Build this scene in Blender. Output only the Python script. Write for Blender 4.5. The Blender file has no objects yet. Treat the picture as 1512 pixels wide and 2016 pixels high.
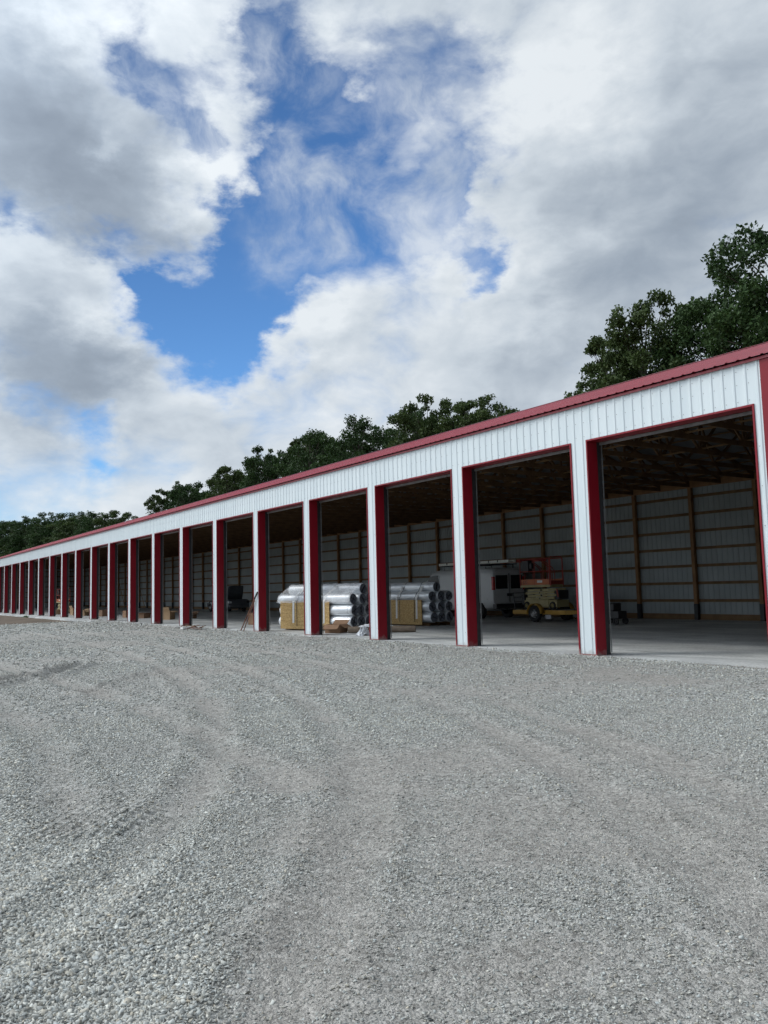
import bpy, bmesh, math, random
import numpy as np
from mathutils import Vector, Matrix
random.seed(7); rng = np.random.default_rng(7)
sc = bpy.context.scene
col = sc.collection
R = math.radians

# ------------------------------------------------------------------ materials
def mat(name, base, rough=0.6, metal=0.0, spec=0.5):
    m = bpy.data.materials.new(name); m.use_nodes = True
    b = m.node_tree.nodes['Principled BSDF']
    b.inputs['Base Color'].default_value = (*base, 1); b.inputs['Roughness'].default_value = rough
    b.inputs['Metallic'].default_value = metal; b.inputs['Specular IOR Level'].default_value = spec
    return m, m.node_tree, b
def node(nt, t, **kw):
    n = nt.nodes.new(t)
    for k, v in kw.items():
        if hasattr(n, k): setattr(n, k, v)
        else: n.inputs[k].default_value = v
    return n
def mottled(name, c1, c2, scale=3.0, rough=0.6, metal=0.0, detail=4.0, stretch=(1, 1, 1), bump=0.0, bscale=None, rough2=None, spec=0.5, contrast=(0.35, 0.65)):
    """base colour wandering between two real colours, optional bump"""
    m, nt, b = mat(name, c1, rough, metal, spec)
    tc = node(nt, 'ShaderNodeTexCoord'); mp = node(nt, 'ShaderNodeMapping'); mp.inputs['Scale'].default_value = stretch
    nt.links.new(tc.outputs['Object'], mp.inputs[0])
    nz = node(nt, 'ShaderNodeTexNoise'); nz.inputs['Scale'].default_value = scale; nz.inputs['Detail'].default_value = detail
    nt.links.new(mp.outputs[0], nz.inputs['Vector'])
    rp = node(nt, 'ShaderNodeValToRGB'); rp.color_ramp.elements[0].color = (*c1, 1); rp.color_ramp.elements[1].color = (*c2, 1)
    rp.color_ramp.elements[0].position, rp.color_ramp.elements[1].position = contrast
    nt.links.new(nz.outputs[0], rp.inputs[0]); nt.links.new(rp.outputs[0], b.inputs['Base Color'])
    if rough2 is not None:
        mr = node(nt, 'ShaderNodeMapRange'); mr.inputs['To Min'].default_value = rough; mr.inputs['To Max'].default_value = rough2
        mr.inputs['From Min'].default_value = 0.3; mr.inputs['From Max'].default_value = 0.7
        nt.links.new(nz.outputs[0], mr.inputs[0]); nt.links.new(mr.outputs[0], b.inputs['Roughness'])
    if bump:
        n2 = node(nt, 'ShaderNodeTexNoise'); n2.inputs['Scale'].default_value = bscale or scale * 4; n2.inputs['Detail'].default_value = 3
        nt.links.new(mp.outputs[0], n2.inputs['Vector'])
        bp = node(nt, 'ShaderNodeBump'); bp.inputs['Strength'].default_value = bump; bp.inputs['Distance'].default_value = 0.02
        nt.links.new(n2.outputs[0], bp.inputs['Height']); nt.links.new(bp.outputs[0], b.inputs['Normal'])
    return m
M = {}
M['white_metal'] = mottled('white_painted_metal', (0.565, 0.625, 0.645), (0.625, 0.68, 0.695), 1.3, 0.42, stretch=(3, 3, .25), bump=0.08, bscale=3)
def splash(m):
    nt = m.node_tree; b = nt.nodes['Principled BSDF']; src = b.inputs['Base Color'].links[0].from_socket
    tc = node(nt, 'ShaderNodeTexCoord'); s = node(nt, 'ShaderNodeSeparateXYZ'); nt.links.new(tc.outputs['Object'], s.inputs[0])
    nz = node(nt, 'ShaderNodeTexNoise', Scale=7.0, Detail=6.0); nt.links.new(tc.outputs['Object'], nz.inputs['Vector'])
    a = node(nt, 'ShaderNodeMath', operation='MULTIPLY_ADD'); a.inputs[1].default_value = -2.2; a.inputs[2].default_value = .25; nt.links.new(s.outputs[2], a.inputs[0])
    c = node(nt, 'ShaderNodeMath', operation='ADD'); nt.links.new(a.outputs[0], c.inputs[0]); nt.links.new(nz.outputs[0], c.inputs[1])
    mr = node(nt, 'ShaderNodeMapRange'); mr.inputs['From Min'].default_value = .45; mr.inputs['From Max'].default_value = .8; mr.inputs['To Max'].default_value = .55; nt.links.new(c.outputs[0], mr.inputs[0])
    mx = node(nt, 'ShaderNodeMixRGB'); mx.inputs[2].default_value = (.30, .28, .25, 1); nt.links.new(mr.outputs[0], mx.inputs[0]); nt.links.new(src, mx.inputs[1]); nt.links.new(mx.outputs[0], b.inputs['Base Color'])
splash(M['white_metal'])
M['red_metal'] = mottled('red_painted_metal', (0.18, 0.004, 0.011), (0.21, 0.006, 0.015), 0.8, 0.4, bump=0.06, bscale=3, spec=.3)
splash(M['red_metal'])
M['red_roof'] = mottled('red_roof_paint', (0.27, 0.022, 0.035), (0.31, 0.028, 0.042), 0.5, 0.34, bump=0.05, bscale=2)
M['galv'] = mottled('galvanised_steel', (0.20, 0.20, 0.20), (0.28, 0.28, 0.28), 8, 0.5, 0.6)
M['rubber'] = mottled('black_rubber', (0.012, 0.012, 0.013), (0.02, 0.02, 0.02), 6, 0.75)
M['dark'] = mottled('dark_plastic', (0.012, 0.012, 0.014), (0.022, 0.022, 0.024), 9, 0.5)
M['wood'] = mottled('framing_lumber', (0.20, 0.10, 0.04), (0.29, 0.155, 0.065), 2.5, 0.75, stretch=(1, 1, 1), detail=6)
M['wood2'] = mottled('treated_lumber', (0.14, 0.078, 0.03), (0.20, 0.118, 0.05), 3, 0.75, detail=6)
M['truss'] = mottled('truss_lumber', (0.095, 0.05, 0.022), (0.15, 0.083, 0.036), 2.5, 0.8, detail=6)
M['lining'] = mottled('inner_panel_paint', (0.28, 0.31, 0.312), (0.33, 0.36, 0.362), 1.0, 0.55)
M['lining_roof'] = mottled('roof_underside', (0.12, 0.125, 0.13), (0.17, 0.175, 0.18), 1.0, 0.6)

def concrete():
    m, nt, b = mat('concrete', (.36, .37, .36), 0.55)
    tc = node(nt, 'ShaderNodeTexCoord')
    n1 = node(nt, 'ShaderNodeTexNoise', Scale=0.45, Detail=6.0, Roughness=.62); n2 = node(nt, 'ShaderNodeTexNoise', Scale=14.0, Detail=5.0)
    mp = node(nt, 'ShaderNodeMapping'); mp.inputs['Scale'].default_value = (.35, 1.5, 1)
    n3 = node(nt, 'ShaderNodeTexNoise', Scale=0.8, Detail=7.0, Distortion=1.2)
    nt.links.new(tc.outputs['Object'], n1.inputs['Vector']); nt.links.new(tc.outputs['Object'], n2.inputs['Vector'])
    nt.links.new(tc.outputs['Object'], mp.inputs[0]); nt.links.new(mp.outputs[0], n3.inputs['Vector'])
    rp = node(nt, 'ShaderNodeValToRGB'); rp.color_ramp.elements[0].position = .42; rp.color_ramp.elements[1].position = .62
    rp.color_ramp.elements[0].color = (.29, .30, .297, 1); rp.color_ramp.elements[1].color = (.62, .63, .61, 1)
    ad = node(nt, 'ShaderNodeMath', operation='ADD'); mu = node(nt, 'ShaderNodeMath', operation='MULTIPLY'); mu.inputs[1].default_value = .3
    nt.links.new(n2.outputs[0], mu.inputs[0])
    mx = node(nt, 'ShaderNodeMath', operation='MULTIPLY_ADD'); mx.inputs[1].default_value = .35
    nt.links.new(n3.outputs[0], mx.inputs[0]); nt.links.new(mu.outputs[0], mx.inputs[2])
    m2 = node(nt, 'ShaderNodeMath', operation='MULTIPLY_ADD'); m2.inputs[1].default_value = .4
    nt.links.new(n1.outputs[0], m2.inputs[0]); nt.links.new(mx.outputs[0], m2.inputs[2])
    nt.links.new(m2.outputs[0], rp.inputs[0]); nt.links.new(rp.outputs[0], b.inputs['Base Color'])
    mr = node(nt, 'ShaderNodeMapRange'); mr.inputs['To Min'].default_value = .36; mr.inputs['To Max'].default_value = .62
    nt.links.new(n3.outputs[0], mr.inputs[0]); nt.links.new(mr.outputs[0], b.inputs['Roughness'])
    bp = node(nt, 'ShaderNodeBump'); bp.inputs['Strength'].default_value = .15; bp.inputs['Distance'].default_value = .01
    nt.links.new(n2.outputs[0], bp.inputs['Height']); nt.links.new(bp.outputs[0], b.inputs['Normal'])
    return m
M['concrete'] = concrete()

def gravel_mat():
    m, nt, b = mat('crushed_gravel', (.3, .3, .29), 0.85, spec=.25)
    L = nt.links.new
    tc = node(nt, 'ShaderNodeTexCoord')
    at = node(nt, 'ShaderNodeAttribute'); at.attribute_name = 'coarse'
    wn = node(nt, 'ShaderNodeTexNoise', Scale=9.0, Detail=2.0)
    L(tc.outputs['Object'], wn.inputs['Vector'])
    wadd = node(nt, 'ShaderNodeMixRGB', blend_type='ADD'); wadd.inputs[0].default_value = .04
    L(tc.outputs['Object'], wadd.inputs[1]); L(wn.outputs['Color'], wadd.inputs[2])
    val = None; hgt = None
    for sc_, amp in ((95.0, .26), (46.0, .30), (23.0, .24)):
        v = node(nt, 'ShaderNodeTexVoronoi', Scale=sc_); v.inputs['Randomness'].default_value = 1
        L(wadd.outputs[0], v.inputs['Vector'])
        s = node(nt, 'ShaderNodeSeparateColor'); L(v.outputs['Color'], s.inputs[0])
        a = node(nt, 'ShaderNodeMath', operation='MULTIPLY_ADD'); a.inputs[1].default_value = amp
        L(s.outputs[0], a.inputs[0])
        if val: L(val.outputs[0], a.inputs[2])
        else: a.inputs[2].default_value = 0.0
        val = a
        h = node(nt, 'ShaderNodeMath', operation='MULTIPLY_ADD'); h.inputs[1].default_value = -amp * 1.5
        L(v.outputs['Distance'], h.inputs[0])
        if hgt: L(hgt.outputs[0], h.inputs[2])
        else: h.inputs[2].default_value = 0.8
        hgt = h
        h2 = node(nt, 'ShaderNodeMath', operation='MULTIPLY_ADD'); h2.inputs[1].default_value = amp * .5
        L(s.outputs[1], h2.inputs[0]); L(hgt.outputs[0], h2.inputs[2]); hgt = h2
    nb = node(nt, 'ShaderNodeTexNoise', Scale=2.6, Detail=9.0, Roughness=.82); L(tc.outputs['Object'], nb.inputs['Vector'])
    a = node(nt, 'ShaderNodeMath', operation='MULTIPLY_ADD'); a.inputs[1].default_value = .55; L(nb.outputs[0], a.inputs[0]); L(val.outputs[0], a.inputs[2])
    rc = node(nt, 'ShaderNodeValToRGB'); e = rc.color_ramp.elements
    e[0].position = .30; e[0].color = (.07, .073, .071, 1); e[1].position = .98; e[1].color = (.54, .55, .525, 1)  # coarse ramp: shade between stones is put into the dark end of the colour
    x = e.new(.62); x.color = (.262, .268, .25, 1)
    rf = node(nt, 'ShaderNodeValToRGB'); e = rf.color_ramp.elements
    e[0].position = .2; e[0].color = (.135, .122, .107, 1); e[1].position = 1.0; e[1].color = (.43, .41, .375, 1)
    x = e.new(.6); x.color = (.262, .25, .228, 1)
    L(a.outputs[0], rc.inputs[0]); L(a.outputs[0], rf.inputs[0])
    mx = node(nt, 'ShaderNodeMixRGB'); L(at.outputs['Fac'], mx.inputs[0]); L(rf.outputs[0], mx.inputs[1]); L(rc.outputs[0], mx.inputs[2])
    L(mx.outputs[0], b.inputs['Base Color'])
    bp = node(nt, 'ShaderNodeBump'); bp.inputs['Strength'].default_value = .9; bp.inputs['Distance'].default_value = .022
    L(hgt.outputs[0], bp.inputs['Height']); L(bp.outputs[0], b.inputs['Normal'])
    return m
M['gravel'] = gravel_mat()
def stone_mat():
    m, nt, b = mat('gravel_stone', (.3, .3, .3), 0.85, spec=.25)
    at = node(nt, 'ShaderNodeAttribute'); at.attribute_name = 'tint'
    tc = node(nt, 'ShaderNodeTexCoord'); nz = node(nt, 'ShaderNodeTexNoise', Scale=60.0, Detail=3.0)
    nt.links.new(tc.outputs['Object'], nz.inputs['Vector'])
    mr = node(nt, 'ShaderNodeMapRange'); mr.inputs['To Min'].default_value = .8; mr.inputs['To Max'].default_value = 1.2
    nt.links.new(nz.outputs[0], mr.inputs[0])
    mx = node(nt, 'ShaderNodeVectorMath', operation='SCALE')
    nt.links.new(at.outputs['Color'], mx.inputs[0]); nt.links.new(mr.outputs[0], mx.inputs['Scale']); nt.links.new(mx.outputs[0], b.inputs['Base Color'])
    return m
M['stone'] = stone_mat()
M['dirt'] = mottled('brown_dirt', (0.06, 0.040, 0.024), (0.13, 0.092, 0.058), 0.9, 0.95, detail=9, bump=.8, bscale=6)
M['earth'] = mottled('grassy_earth', (0.045, 0.055, 0.022), (0.10, 0.09, 0.045), 0.25, 0.95, detail=8, bump=.5, bscale=3)
M['cardboard'] = mottled('cardboard', (0.33, 0.21, 0.115), (0.40, 0.27, 0.16), 3, 0.85)
M['cardboard2'] = mottled('darker_cardboard', (0.20, 0.115, 0.065), (0.26, 0.155, 0.09), 3, 0.85)
M['osb'] = mottled('strand_board', (0.30, 0.175, 0.06), (0.62, 0.44, 0.19), 18, 0.8, detail=7, stretch=(1, 1, 2.6), contrast=(.3, .7))
M['foil'] = mottled('silver_wrap', (0.56, 0.59, 0.62), (0.80, 0.83, 0.85), 3, 0.30, 0.35, stretch=(.6, 2, 2), bump=.35, bscale=5, rough2=.42)
M['wrapend'] = mottled('grey_roll_end', (0.09, 0.10, 0.125), (0.19, 0.21, 0.24), 9, 0.35)
M['core'] = mottled('dark_roll_core', (0.008, 0.008, 0.01), (0.02, 0.02, 0.022), 7, 0.6)
M['webbing'] = mottled('white_strap', (0.62, 0.62, 0.60), (0.72, 0.72, 0.70), 20, 0.7)
M['van_white'] = mottled('white_van_paint', (0.50, 0.51, 0.51), (0.56, 0.57, 0.57), 1.2, 0.28, rough2=.4)
M['glass'] = mottled('tinted_glass', (0.006, 0.008, 0.009), (0.010, 0.012, 0.013), 2, 0.12, spec=.22)
M['chrome'] = mottled('bright_metal', (0.5, 0.5, 0.5), (0.62, 0.62, 0.62), 5, 0.25, 0.9)
M['red_lamp'] = mottled('red_lamp_lens', (0.35, 0.012, 0.012), (0.45, 0.02, 0.02), 9, 0.2)
M['lamp'] = mottled('clear_lamp_lens', (0.55, 0.57, 0.6), (0.7, 0.72, 0.75), 9, 0.15)
M['cream'] = mottled('cream_machine_paint', (0.30, 0.25, 0.11), (0.39, 0.33, 0.16), 3, 0.5)
M['orange'] = mottled('orange_machine_paint', (0.40, 0.10, 0.025), (0.48, 0.13, 0.035), 3, 0.5)
M['red_rail'] = mottled('red_rail_paint', (0.25, 0.026, 0.016), (0.33, 0.04, 0.022), 5, 0.5)
M['trailer'] = mottled('yellow_trailer_paint', (0.38, 0.21, 0.03), (0.46, 0.27, 0.045), 3, 0.5)
M['ladder'] = mottled('pale_ladder', (0.60, 0.60, 0.54), (0.70, 0.70, 0.62), 8, 0.5)
M['ladder_red'] = mottled('red_ladder', (0.42, 0.05, 0.035), (0.50, 0.07, 0.05), 8, 0.5)
M['car_dark'] = mottled('dark_car_paint', (0.085, 0.095, 0.108), (0.11, 0.12, 0.134), 2, 0.25)
M['tube'] = mottled('brown_paper_tube', (0.14, 0.105, 0.075), (0.20, 0.155, 0.115), 6, 0.8)
M['bark'] = mottled('bark', (0.035, 0.028, 0.022), (0.075, 0.062, 0.05), 4, 0.95, stretch=(1, 1, .3), bump=.6, bscale=8)
M['plate'] = mottled('pale_plate', (0.34, 0.34, 0.36), (0.44, 0.44, 0.46), 9, 0.5)
M['tarp'] = mottled('black_tarp', (0.012, 0.012, 0.013), (0.024, 0.024, 0.026), 4, 0.5, bump=.5, bscale=5)
M['scrap'] = mottled('rusty_scrap', (0.09, 0.03, 0.02), (0.2, 0.09, 0.05), 5, 0.8)
def plastic():
    m, nt, b = mat('clear_plastic_film', (.85, .87, .9), 0.12)
    out = nt.nodes['Material Output']
    tr = node(nt, 'ShaderNodeBsdfTransparent'); mx = node(nt, 'ShaderNodeMixShader'); mx.inputs[0].default_value = .34
    tc = node(nt, 'ShaderNodeTexCoord'); nz = node(nt, 'ShaderNodeTexNoise', Scale=6.0, Detail=6.0, Distortion=2.0)
    nt.links.new(tc.outputs['Object'], nz.inputs['Vector'])
    bp = node(nt, 'ShaderNodeBump'); bp.inputs['Strength'].default_value = 1; bp.inputs['Distance'].default_value = .06
    nt.links.new(nz.outputs[0], bp.inputs['Height']); nt.links.new(bp.outputs[0], b.inputs['Normal'])
    nt.links.new(tr.outputs[0], mx.inputs[1]); nt.links.new(b.outputs[0], mx.inputs[2]); nt.links.new(mx.outputs[0], out.inputs[0])
    return m
M['film'] = plastic()
def leaf_mat(name, c1, c2):
    m, nt, b = mat(name, c1, 0.65, spec=.25)
    at = node(nt, 'ShaderNodeAttribute'); at.attribute_name = 'tint'
    mx = node(nt, 'ShaderNodeMixRGB'); mx.inputs[1].default_value = (*c1, 1); mx.inputs[2].default_value = (*c2, 1)
    nt.links.new(at.outputs['Fac'], mx.inputs[0]); nt.links.new(mx.outputs[0], b.inputs['Base Color'])
    out = nt.nodes['Material Output']; tl = node(nt, 'ShaderNodeBsdfTranslucent'); ms = node(nt, 'ShaderNodeMixShader'); ms.inputs[0].default_value = .22
    nt.links.new(mx.outputs[0], tl.inputs[0]); nt.links.new(b.outputs[0], ms.inputs[1]); nt.links.new(tl.outputs[0], ms.inputs[2]); nt.links.new(ms.outputs[0], out.inputs[0])
    return m
M['leaf_a'] = leaf_mat('dark_leaves', (.017, .041, .011), (.052, .098, .027))
M['leaf_b'] = leaf_mat('olive_leaves', (.027, .050, .013), (.078, .115, .032))
M['weed'] = leaf_mat('weed_leaves', (.03, .07, .02), (.07, .13, .035))

# ------------------------------------------------------------------ mesh helpers
class MB:
    def __init__(s): s.v = []; s.f = []; s.mi = []
    def add(s, vs, fs, mi=0):
        o = len(s.v); s.v += [tuple(map(float, v)) for v in vs]; s.f += [tuple(o + i for i in f) for f in fs]; s.mi += [mi] * len(fs); return s
    def box(s, x0, x1, y0, y1, z0, z1, mi=0, T=None):
        vs = [(x, y, z) for x in (x0, x1) for y in (y0, y1) for z in (z0, z1)]
        if T is not None: vs = [T @ Vector(v) for v in vs]
        return s.add(vs, [(0, 1, 3, 2), (4, 6, 7, 5), (0, 4, 5, 1), (2, 3, 7, 6), (0, 2, 6, 4), (1, 5, 7, 3)], mi)
    def tube(s, pts, r, n=8, mi=0, caps=True):
        pts = [Vector(p) for p in pts]; rs = r if hasattr(r, '__len__') else [r] * len(pts); rings = []; up = None
        for i, p in enumerate(pts):
            t = (pts[min(i + 1, len(pts) - 1)] - pts[max(i - 1, 0)]).normalized()
            a = Vector((0, 0, 1)) if abs(t.z) < .95 else Vector((1, 0, 0))
            u = t.cross(a).normalized(); w = u.cross(t)
            rings.append([p + (u * math.cos(k * 2 * math.pi / n) + w * math.sin(k * 2 * math.pi / n)) * rs[i] for k in range(n)])
        vs = [v for rg in rings for v in rg]; fs = []
        for i in range(len(pts) - 1):
            for k in range(n): fs.append((i * n + k, i * n + (k + 1) % n, (i + 1) * n + (k + 1) % n, (i + 1) * n + k))
        if caps: fs += [tuple(range(n))[::-1], tuple((len(pts) - 1) * n + k for k in range(n))]
        return s.add(vs, fs, mi)
    def bar(s, a, b, w, h, mi=0, up=(0, 0, 1)):
        """square bar from a to b, width w across, h along up"""
        a, b = Vector(a), Vector(b); t = (b - a).normalized(); u = Vector(up); x = t.cross(u)
        if x.length < 1e-4: x = t.cross(Vector((1, 0, 0)))
        x.normalize(); u = x.cross(t); c = [(-w / 2, -h / 2), (w / 2, -h / 2), (w / 2, h / 2), (-w / 2, h / 2)]
        vs = [p + x * i + u * j for p in (a, b) for i, j in c]
        return s.add(vs, [(0, 3, 2, 1), (4, 5, 6, 7), (0, 1, 5, 4), (1, 2, 6, 5), (2, 3, 7, 6), (3, 0, 4, 7)], mi)
    def lathe(s, prof, axis='y', n=24, mi=0, c=(0, 0, 0)):
        """prof: (offset along axis, radius)"""
        vs = []; fs = []
        for o, r in prof:
            for k in range(n):
                a = k * 2 * math.pi / n; p, q = r * math.cos(a), r * math.sin(a)
                vs.append({'y': (c[0] + p, c[1] + o, c[2] + q), 'x': (c[0] + o, c[1] + p, c[2] + q), 'z': (c[0] + p, c[1] + q, c[2] + o)}[axis])
        for i in range(len(prof) - 1):
            for k in range(n): fs.append((i * n + k, i * n + (k + 1) % n, (i + 1) * n + (k + 1) % n, (i + 1) * n + k))
        return s.add(vs, fs, mi)
    def build(s, name, m, parent=None, smooth=False, bevel=0):
        me = bpy.data.meshes.new(name); me.from_pydata(s.v, [], s.f)
        for k in (m if isinstance(m, (list, tuple)) else [m]): me.materials.append(k)
        if any(s.mi): me.polygons.foreach_set('material_index', s.mi)
        bm = bmesh.new(); bm.from_mesh(me); bmesh.ops.recalc_face_normals(bm, faces=bm.faces)
        if bevel: bmesh.ops.bevel(bm, geom=[e for e in bm.edges if len(e.link_faces) == 2 and e.calc_face_angle(0) > .6], offset=bevel, segments=2, affect='EDGES', profile=.5)
        bm.to_mesh(me); bm.free()
        if smooth: me.polygons.foreach_set('use_smooth', [True] * len(me.polygons)); me.set_sharp_from_angle(angle=R(40))
        o = bpy.data.objects.new(name, me); col.objects.link(o)
        if parent: o.parent = parent
        return o
def thing(name, label, cat, loc=(0, 0, 0), rz=0, group=None):
    o = bpy.data.objects.new(name, None); col.objects.link(o); o.location = loc; o.rotation_euler = (0, 0, rz); o.empty_display_size = .3
    return tag(o, label, cat, group)
def tag(o, label=None, cat=None, group=None, kind=None):
    if label: o['label'] = label
    if cat: o['category'] = cat
    if group: o['group'] = group
    if kind: o['kind'] = kind
    return o
def copy_tree(o, parent=None):
    c = o.copy(); col.objects.link(c)
    if parent: c.parent = parent
    for ch in list(o.children): copy_tree(ch, c)
    return c
def numpy_mesh(name, V, F, m, attrs=None, parent=None, smooth=False):
    """V (n,3), F (k,4) quads"""
    me = bpy.data.meshes.new(name); nv, nf = len(V), len(F); w = F.shape[1]
    me.vertices.add(nv); me.vertices.foreach_set('co', V.astype(np.float32).ravel())
    me.loops.add(nf * w); me.loops.foreach_set('vertex_index', F.astype(np.int32).ravel())
    me.polygons.add(nf); me.polygons.foreach_set('loop_start', np.arange(0, nf * w, w, dtype=np.int32))
    if smooth: me.polygons.foreach_set('use_smooth', np.ones(nf, bool))
    me.update(calc_edges=True)
    for k, (typ, arr) in (attrs or {}).items():
        a = me.attributes.new(k, typ, 'POINT')
        a.data.foreach_set('color' if typ == 'FLOAT_COLOR' else 'value', arr.astype(np.float32).ravel())
    me.materials.append(m); me.validate()
    o = bpy.data.objects.new(name, me); col.objects.link(o)
    if parent: o.parent = parent
    return o
def vnoise(x, y, seed=0):
    """smooth value noise on a lattice, 0..1"""
    xi, yi = np.floor(x).astype(np.int64), np.floor(y).astype(np.int64); fx, fy = x - xi, y - yi
    fx, fy = fx * fx * (3 - 2 * fx), fy * fy * (3 - 2 * fy)
    def h(a, b):
        n = (a * 374761393 + b * 668265263 + seed * 974711) & 0x7fffffff
        n = ((n ^ (n >> 13)) * 1274126177) & 0x7fffffff
        return ((n ^ (n >> 16)) & 0xffff) / 65535.0
    return (h(xi, yi) * (1 - fx) + h(xi + 1, yi) * fx) * (1 - fy) + (h(xi, yi + 1) * (1 - fx) + h(xi + 1, yi + 1) * fx) * fy
def fbm(x, y, seed=0, oct=4):
    s = 0; a = .5; t = 0
    for i in range(oct): s = s + a * vnoise(x * 2 ** i + 17.3 * i, y * 2 ** i - 9.1 * i, seed + i); t += a; a *= .55
    return s / t

# ------------------------------------------------------------------ camera
cam = bpy.data.objects.new('camera', bpy.data.cameras.new('camera')); col.objects.link(cam); sc.camera = cam
yaw, pitch, roll = 0.98093, 0.09306, -0.02499
fw = Vector((-math.sin(yaw) * math.cos(pitch), math.cos(yaw) * math.cos(pitch), math.sin(pitch)))
rt = Vector((math.cos(yaw), math.sin(yaw), 0)); up = rt.cross(fw)
r2 = rt * math.cos(roll) + up * math.sin(roll); u2 = up * math.cos(roll) - rt * math.sin(roll)
CAM = Vector((0, -13.3513, 1.5432))
cam.matrix_world = Matrix(((r2.x, u2.x, -fw.x, CAM.x), (r2.y, u2.y, -fw.y, CAM.y), (r2.z, u2.z, -fw.z, CAM.z), (0, 0, 0, 1)))
cam.data.sensor_fit = 'VERTICAL'; cam.data.sensor_height = 24; cam.data.lens = 1600 / 2016 * 24
cam.data.clip_start = .1; cam.data.clip_end = 3000

# ------------------------------------------------------------------ building
X0, D, PW, H = -12.5535, 4.1537, 0.496, 4.5915
XR, XL, NB = -7.74, -117.2, 25
DEP, EAVE = 14.75, 5.385
SL = 0.3286
B = thing('storage_building', 'long white metal storage building with red roof and a row of open red-framed bays', 'building')
def ribbed(mb, xa, xb, z0, z1, y=0.0, out=-1, first=None, pitch=.2286, h=.015, mi=0):
    """vertical-ribbed sheet at plane y from xa to xb; ribs stand out by h"""
    pts = [xa]; n0 = math.ceil((xa - .03) / pitch)
    prof = [(xa, 0)]
    k = n0
    while True:
        c = k * pitch
        if c - .034 > xb: break
        if c - .034 > xa and c + .034 < xb: prof += [(c - .034, 0), (c - .016, h), (c + .016, h), (c + .034, 0)]
        k += 1
    prof.append((xb, 0))
    vs = []
    for x, d in prof: vs += [(x, y + out * d, z0), (x, y + out * d, z1)]
    fs = [(2 * i, 2 * i + 2, 2 * i + 3, 2 * i + 1) for i in range(len(prof) - 1)]
    mb.add(vs, fs, mi)
pil = []      # (left, right) of each pillar
for k in range(-NB, 1):
    b0 = .0856 if k == 0 else 0
    pil.append((X0 + k * D + b0, X0 + k * D + PW + b0))
pil.append((X0 + D + .2802, -7.93))
mb = MB(); ribbed(mb, XL, -7.93, H + .03, EAVE - .002, 0)
x = XL
k = math.ceil(-45 / .2286)
while k * .2286 < -8:                                                # screws along the sheet
    for z in (H + .11, H + .42, EAVE - .13): mb.box(k * .2286 + .052, k * .2286 + .064, -.006, 0.001, z, z + .012, 1)
    k += 1
mb.build('front_wall', [M['white_metal'], M['galv']], B)
first = None
for i, (a, b) in enumerate(pil):
    mb = MB(); ribbed(mb, a + .03, b - (.03 if i < NB + 1 else 0), .03, H + .03, 0)
    if i > NB - 8:
        for xx in (a + .09, b - .12):
            for z in (.35, 1.05, 1.75, 2.45, 3.15, 3.85): mb.box(xx, xx + .012, -.006, .001, z, z + .012, 1)
    p = mb.build('pillar', [M['white_metal'], M['galv']], B)
    mb = MB(); mb.box(a + .03, b - .03, -.024, .02, -.06, .028); mb.build('base_trim', M['red_metal'], p)
    mb = MB(); mb.box(a + .17, b - .17, .28, .44, 0, 5.2); mb.build('front_post', M['wood'], B)
for i in range(len(pil) - 1):
    a, b = pil[i][1], pil[i + 1][0]
    mb = MB()
    for x0, x1, xf0, xf1 in ((a - .03, a, a - .03, a + .004), (b, b + .03, b - .004, b + .03)):
        mb.box(x0, x1, .0, .285, -.02, H)
        mb.box(xf0, xf1, -.024, -.001, -.03, H + .03)
    mb.box(a, b, 0, .34, H + .001, H + .027); mb.box(a + .005, b - .005, -.024, -.001, H - .006, H + .03)
    f = mb.build('door_frame', M['red_metal'], B)
    mb = MB()
    for x0, s in ((a, 1), (b, -1)):
        mb.box(min(x0 - s * .02, x0 + s * .012), max(x0 - s * .02, x0 + s * .004), .288, .405, 0, H - .0, 1)
        mb.box(min(x0 + s * .01, x0 + s * .02), max(x0 + s * .01, x0 + s * .02), .412, .438, .05, H - .02, 0)
    mb.box(a + .02, b - .02, .35, .39, H - .065, H - .005, 0)
    mb.build('door_track', [M['galv'], M['dark']], B)
mb = MB(); mb.box(XL + .1, XR - .1, .12, .22, H + .08, 5.18); mb.build('header_beam', M['wood'], B)
# corner and eave trim
mb = MB(); mb.box(-7.93, XR, -.026, .12, -.05, EAVE - .012); mb.build('corner_trim', M['red_metal'], B)
mb = MB(); mb.box(XL - .05, XR + .05, -.052, -.027, EAVE - .008, EAVE + .042); mb.build('eave_trim', M['red_roof'], B)
# roof sheets with ribs running up the slope
def roof_sheet(name, ya, za, yb, zb):
    pitch = .2286; n = int((XR - XL + .3) / pitch); vs = []; prof = []
    for i in range(n + 1):
        c = XR + .15 - i * pitch
        prof += [(c + .036, 0), (c + .017, .015), (c - .017, .015), (c - .036, 0)]
    d = Vector((0, yb - ya, zb - za)).normalized(); nn = Vector((0, -d.z, d.y))
    if nn.z < 0: nn = -nn
    vs = []
    for x, h in prof: vs += [(x, ya + nn.y * h, za + nn.z * h), (x, yb + nn.y * h, zb + nn.z * h)]
    m = MB(); m.add(vs, [(2 * i, 2 * i + 2, 2 * i + 3, 2 * i + 1) for i in range(len(prof) - 1)])
    return m.build(name, M['red_roof'], B)
YR = DEP / 2; ZE = EAVE + .05; ZR = ZE + (YR + .12) * SL
rf = roof_sheet('roof', -.12, ZE, YR, ZR); roof_sheet('roof', DEP + .12, ZE, YR, ZR)
mb = MB(); mb.add([(XL - .2, YR - .18, ZR - .03), (XL - .2, YR, ZR + .035), (XL - .2, YR + .18, ZR - .03), (XR + .2, YR - .18, ZR - .03), (XR + .2, YR, ZR + .035), (XR + .2, YR + .18, ZR - .03)], [(0, 1, 4, 3), (1, 2, 5, 4)])
mb.build('ridge_cap', M['red_roof'], rf)
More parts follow.
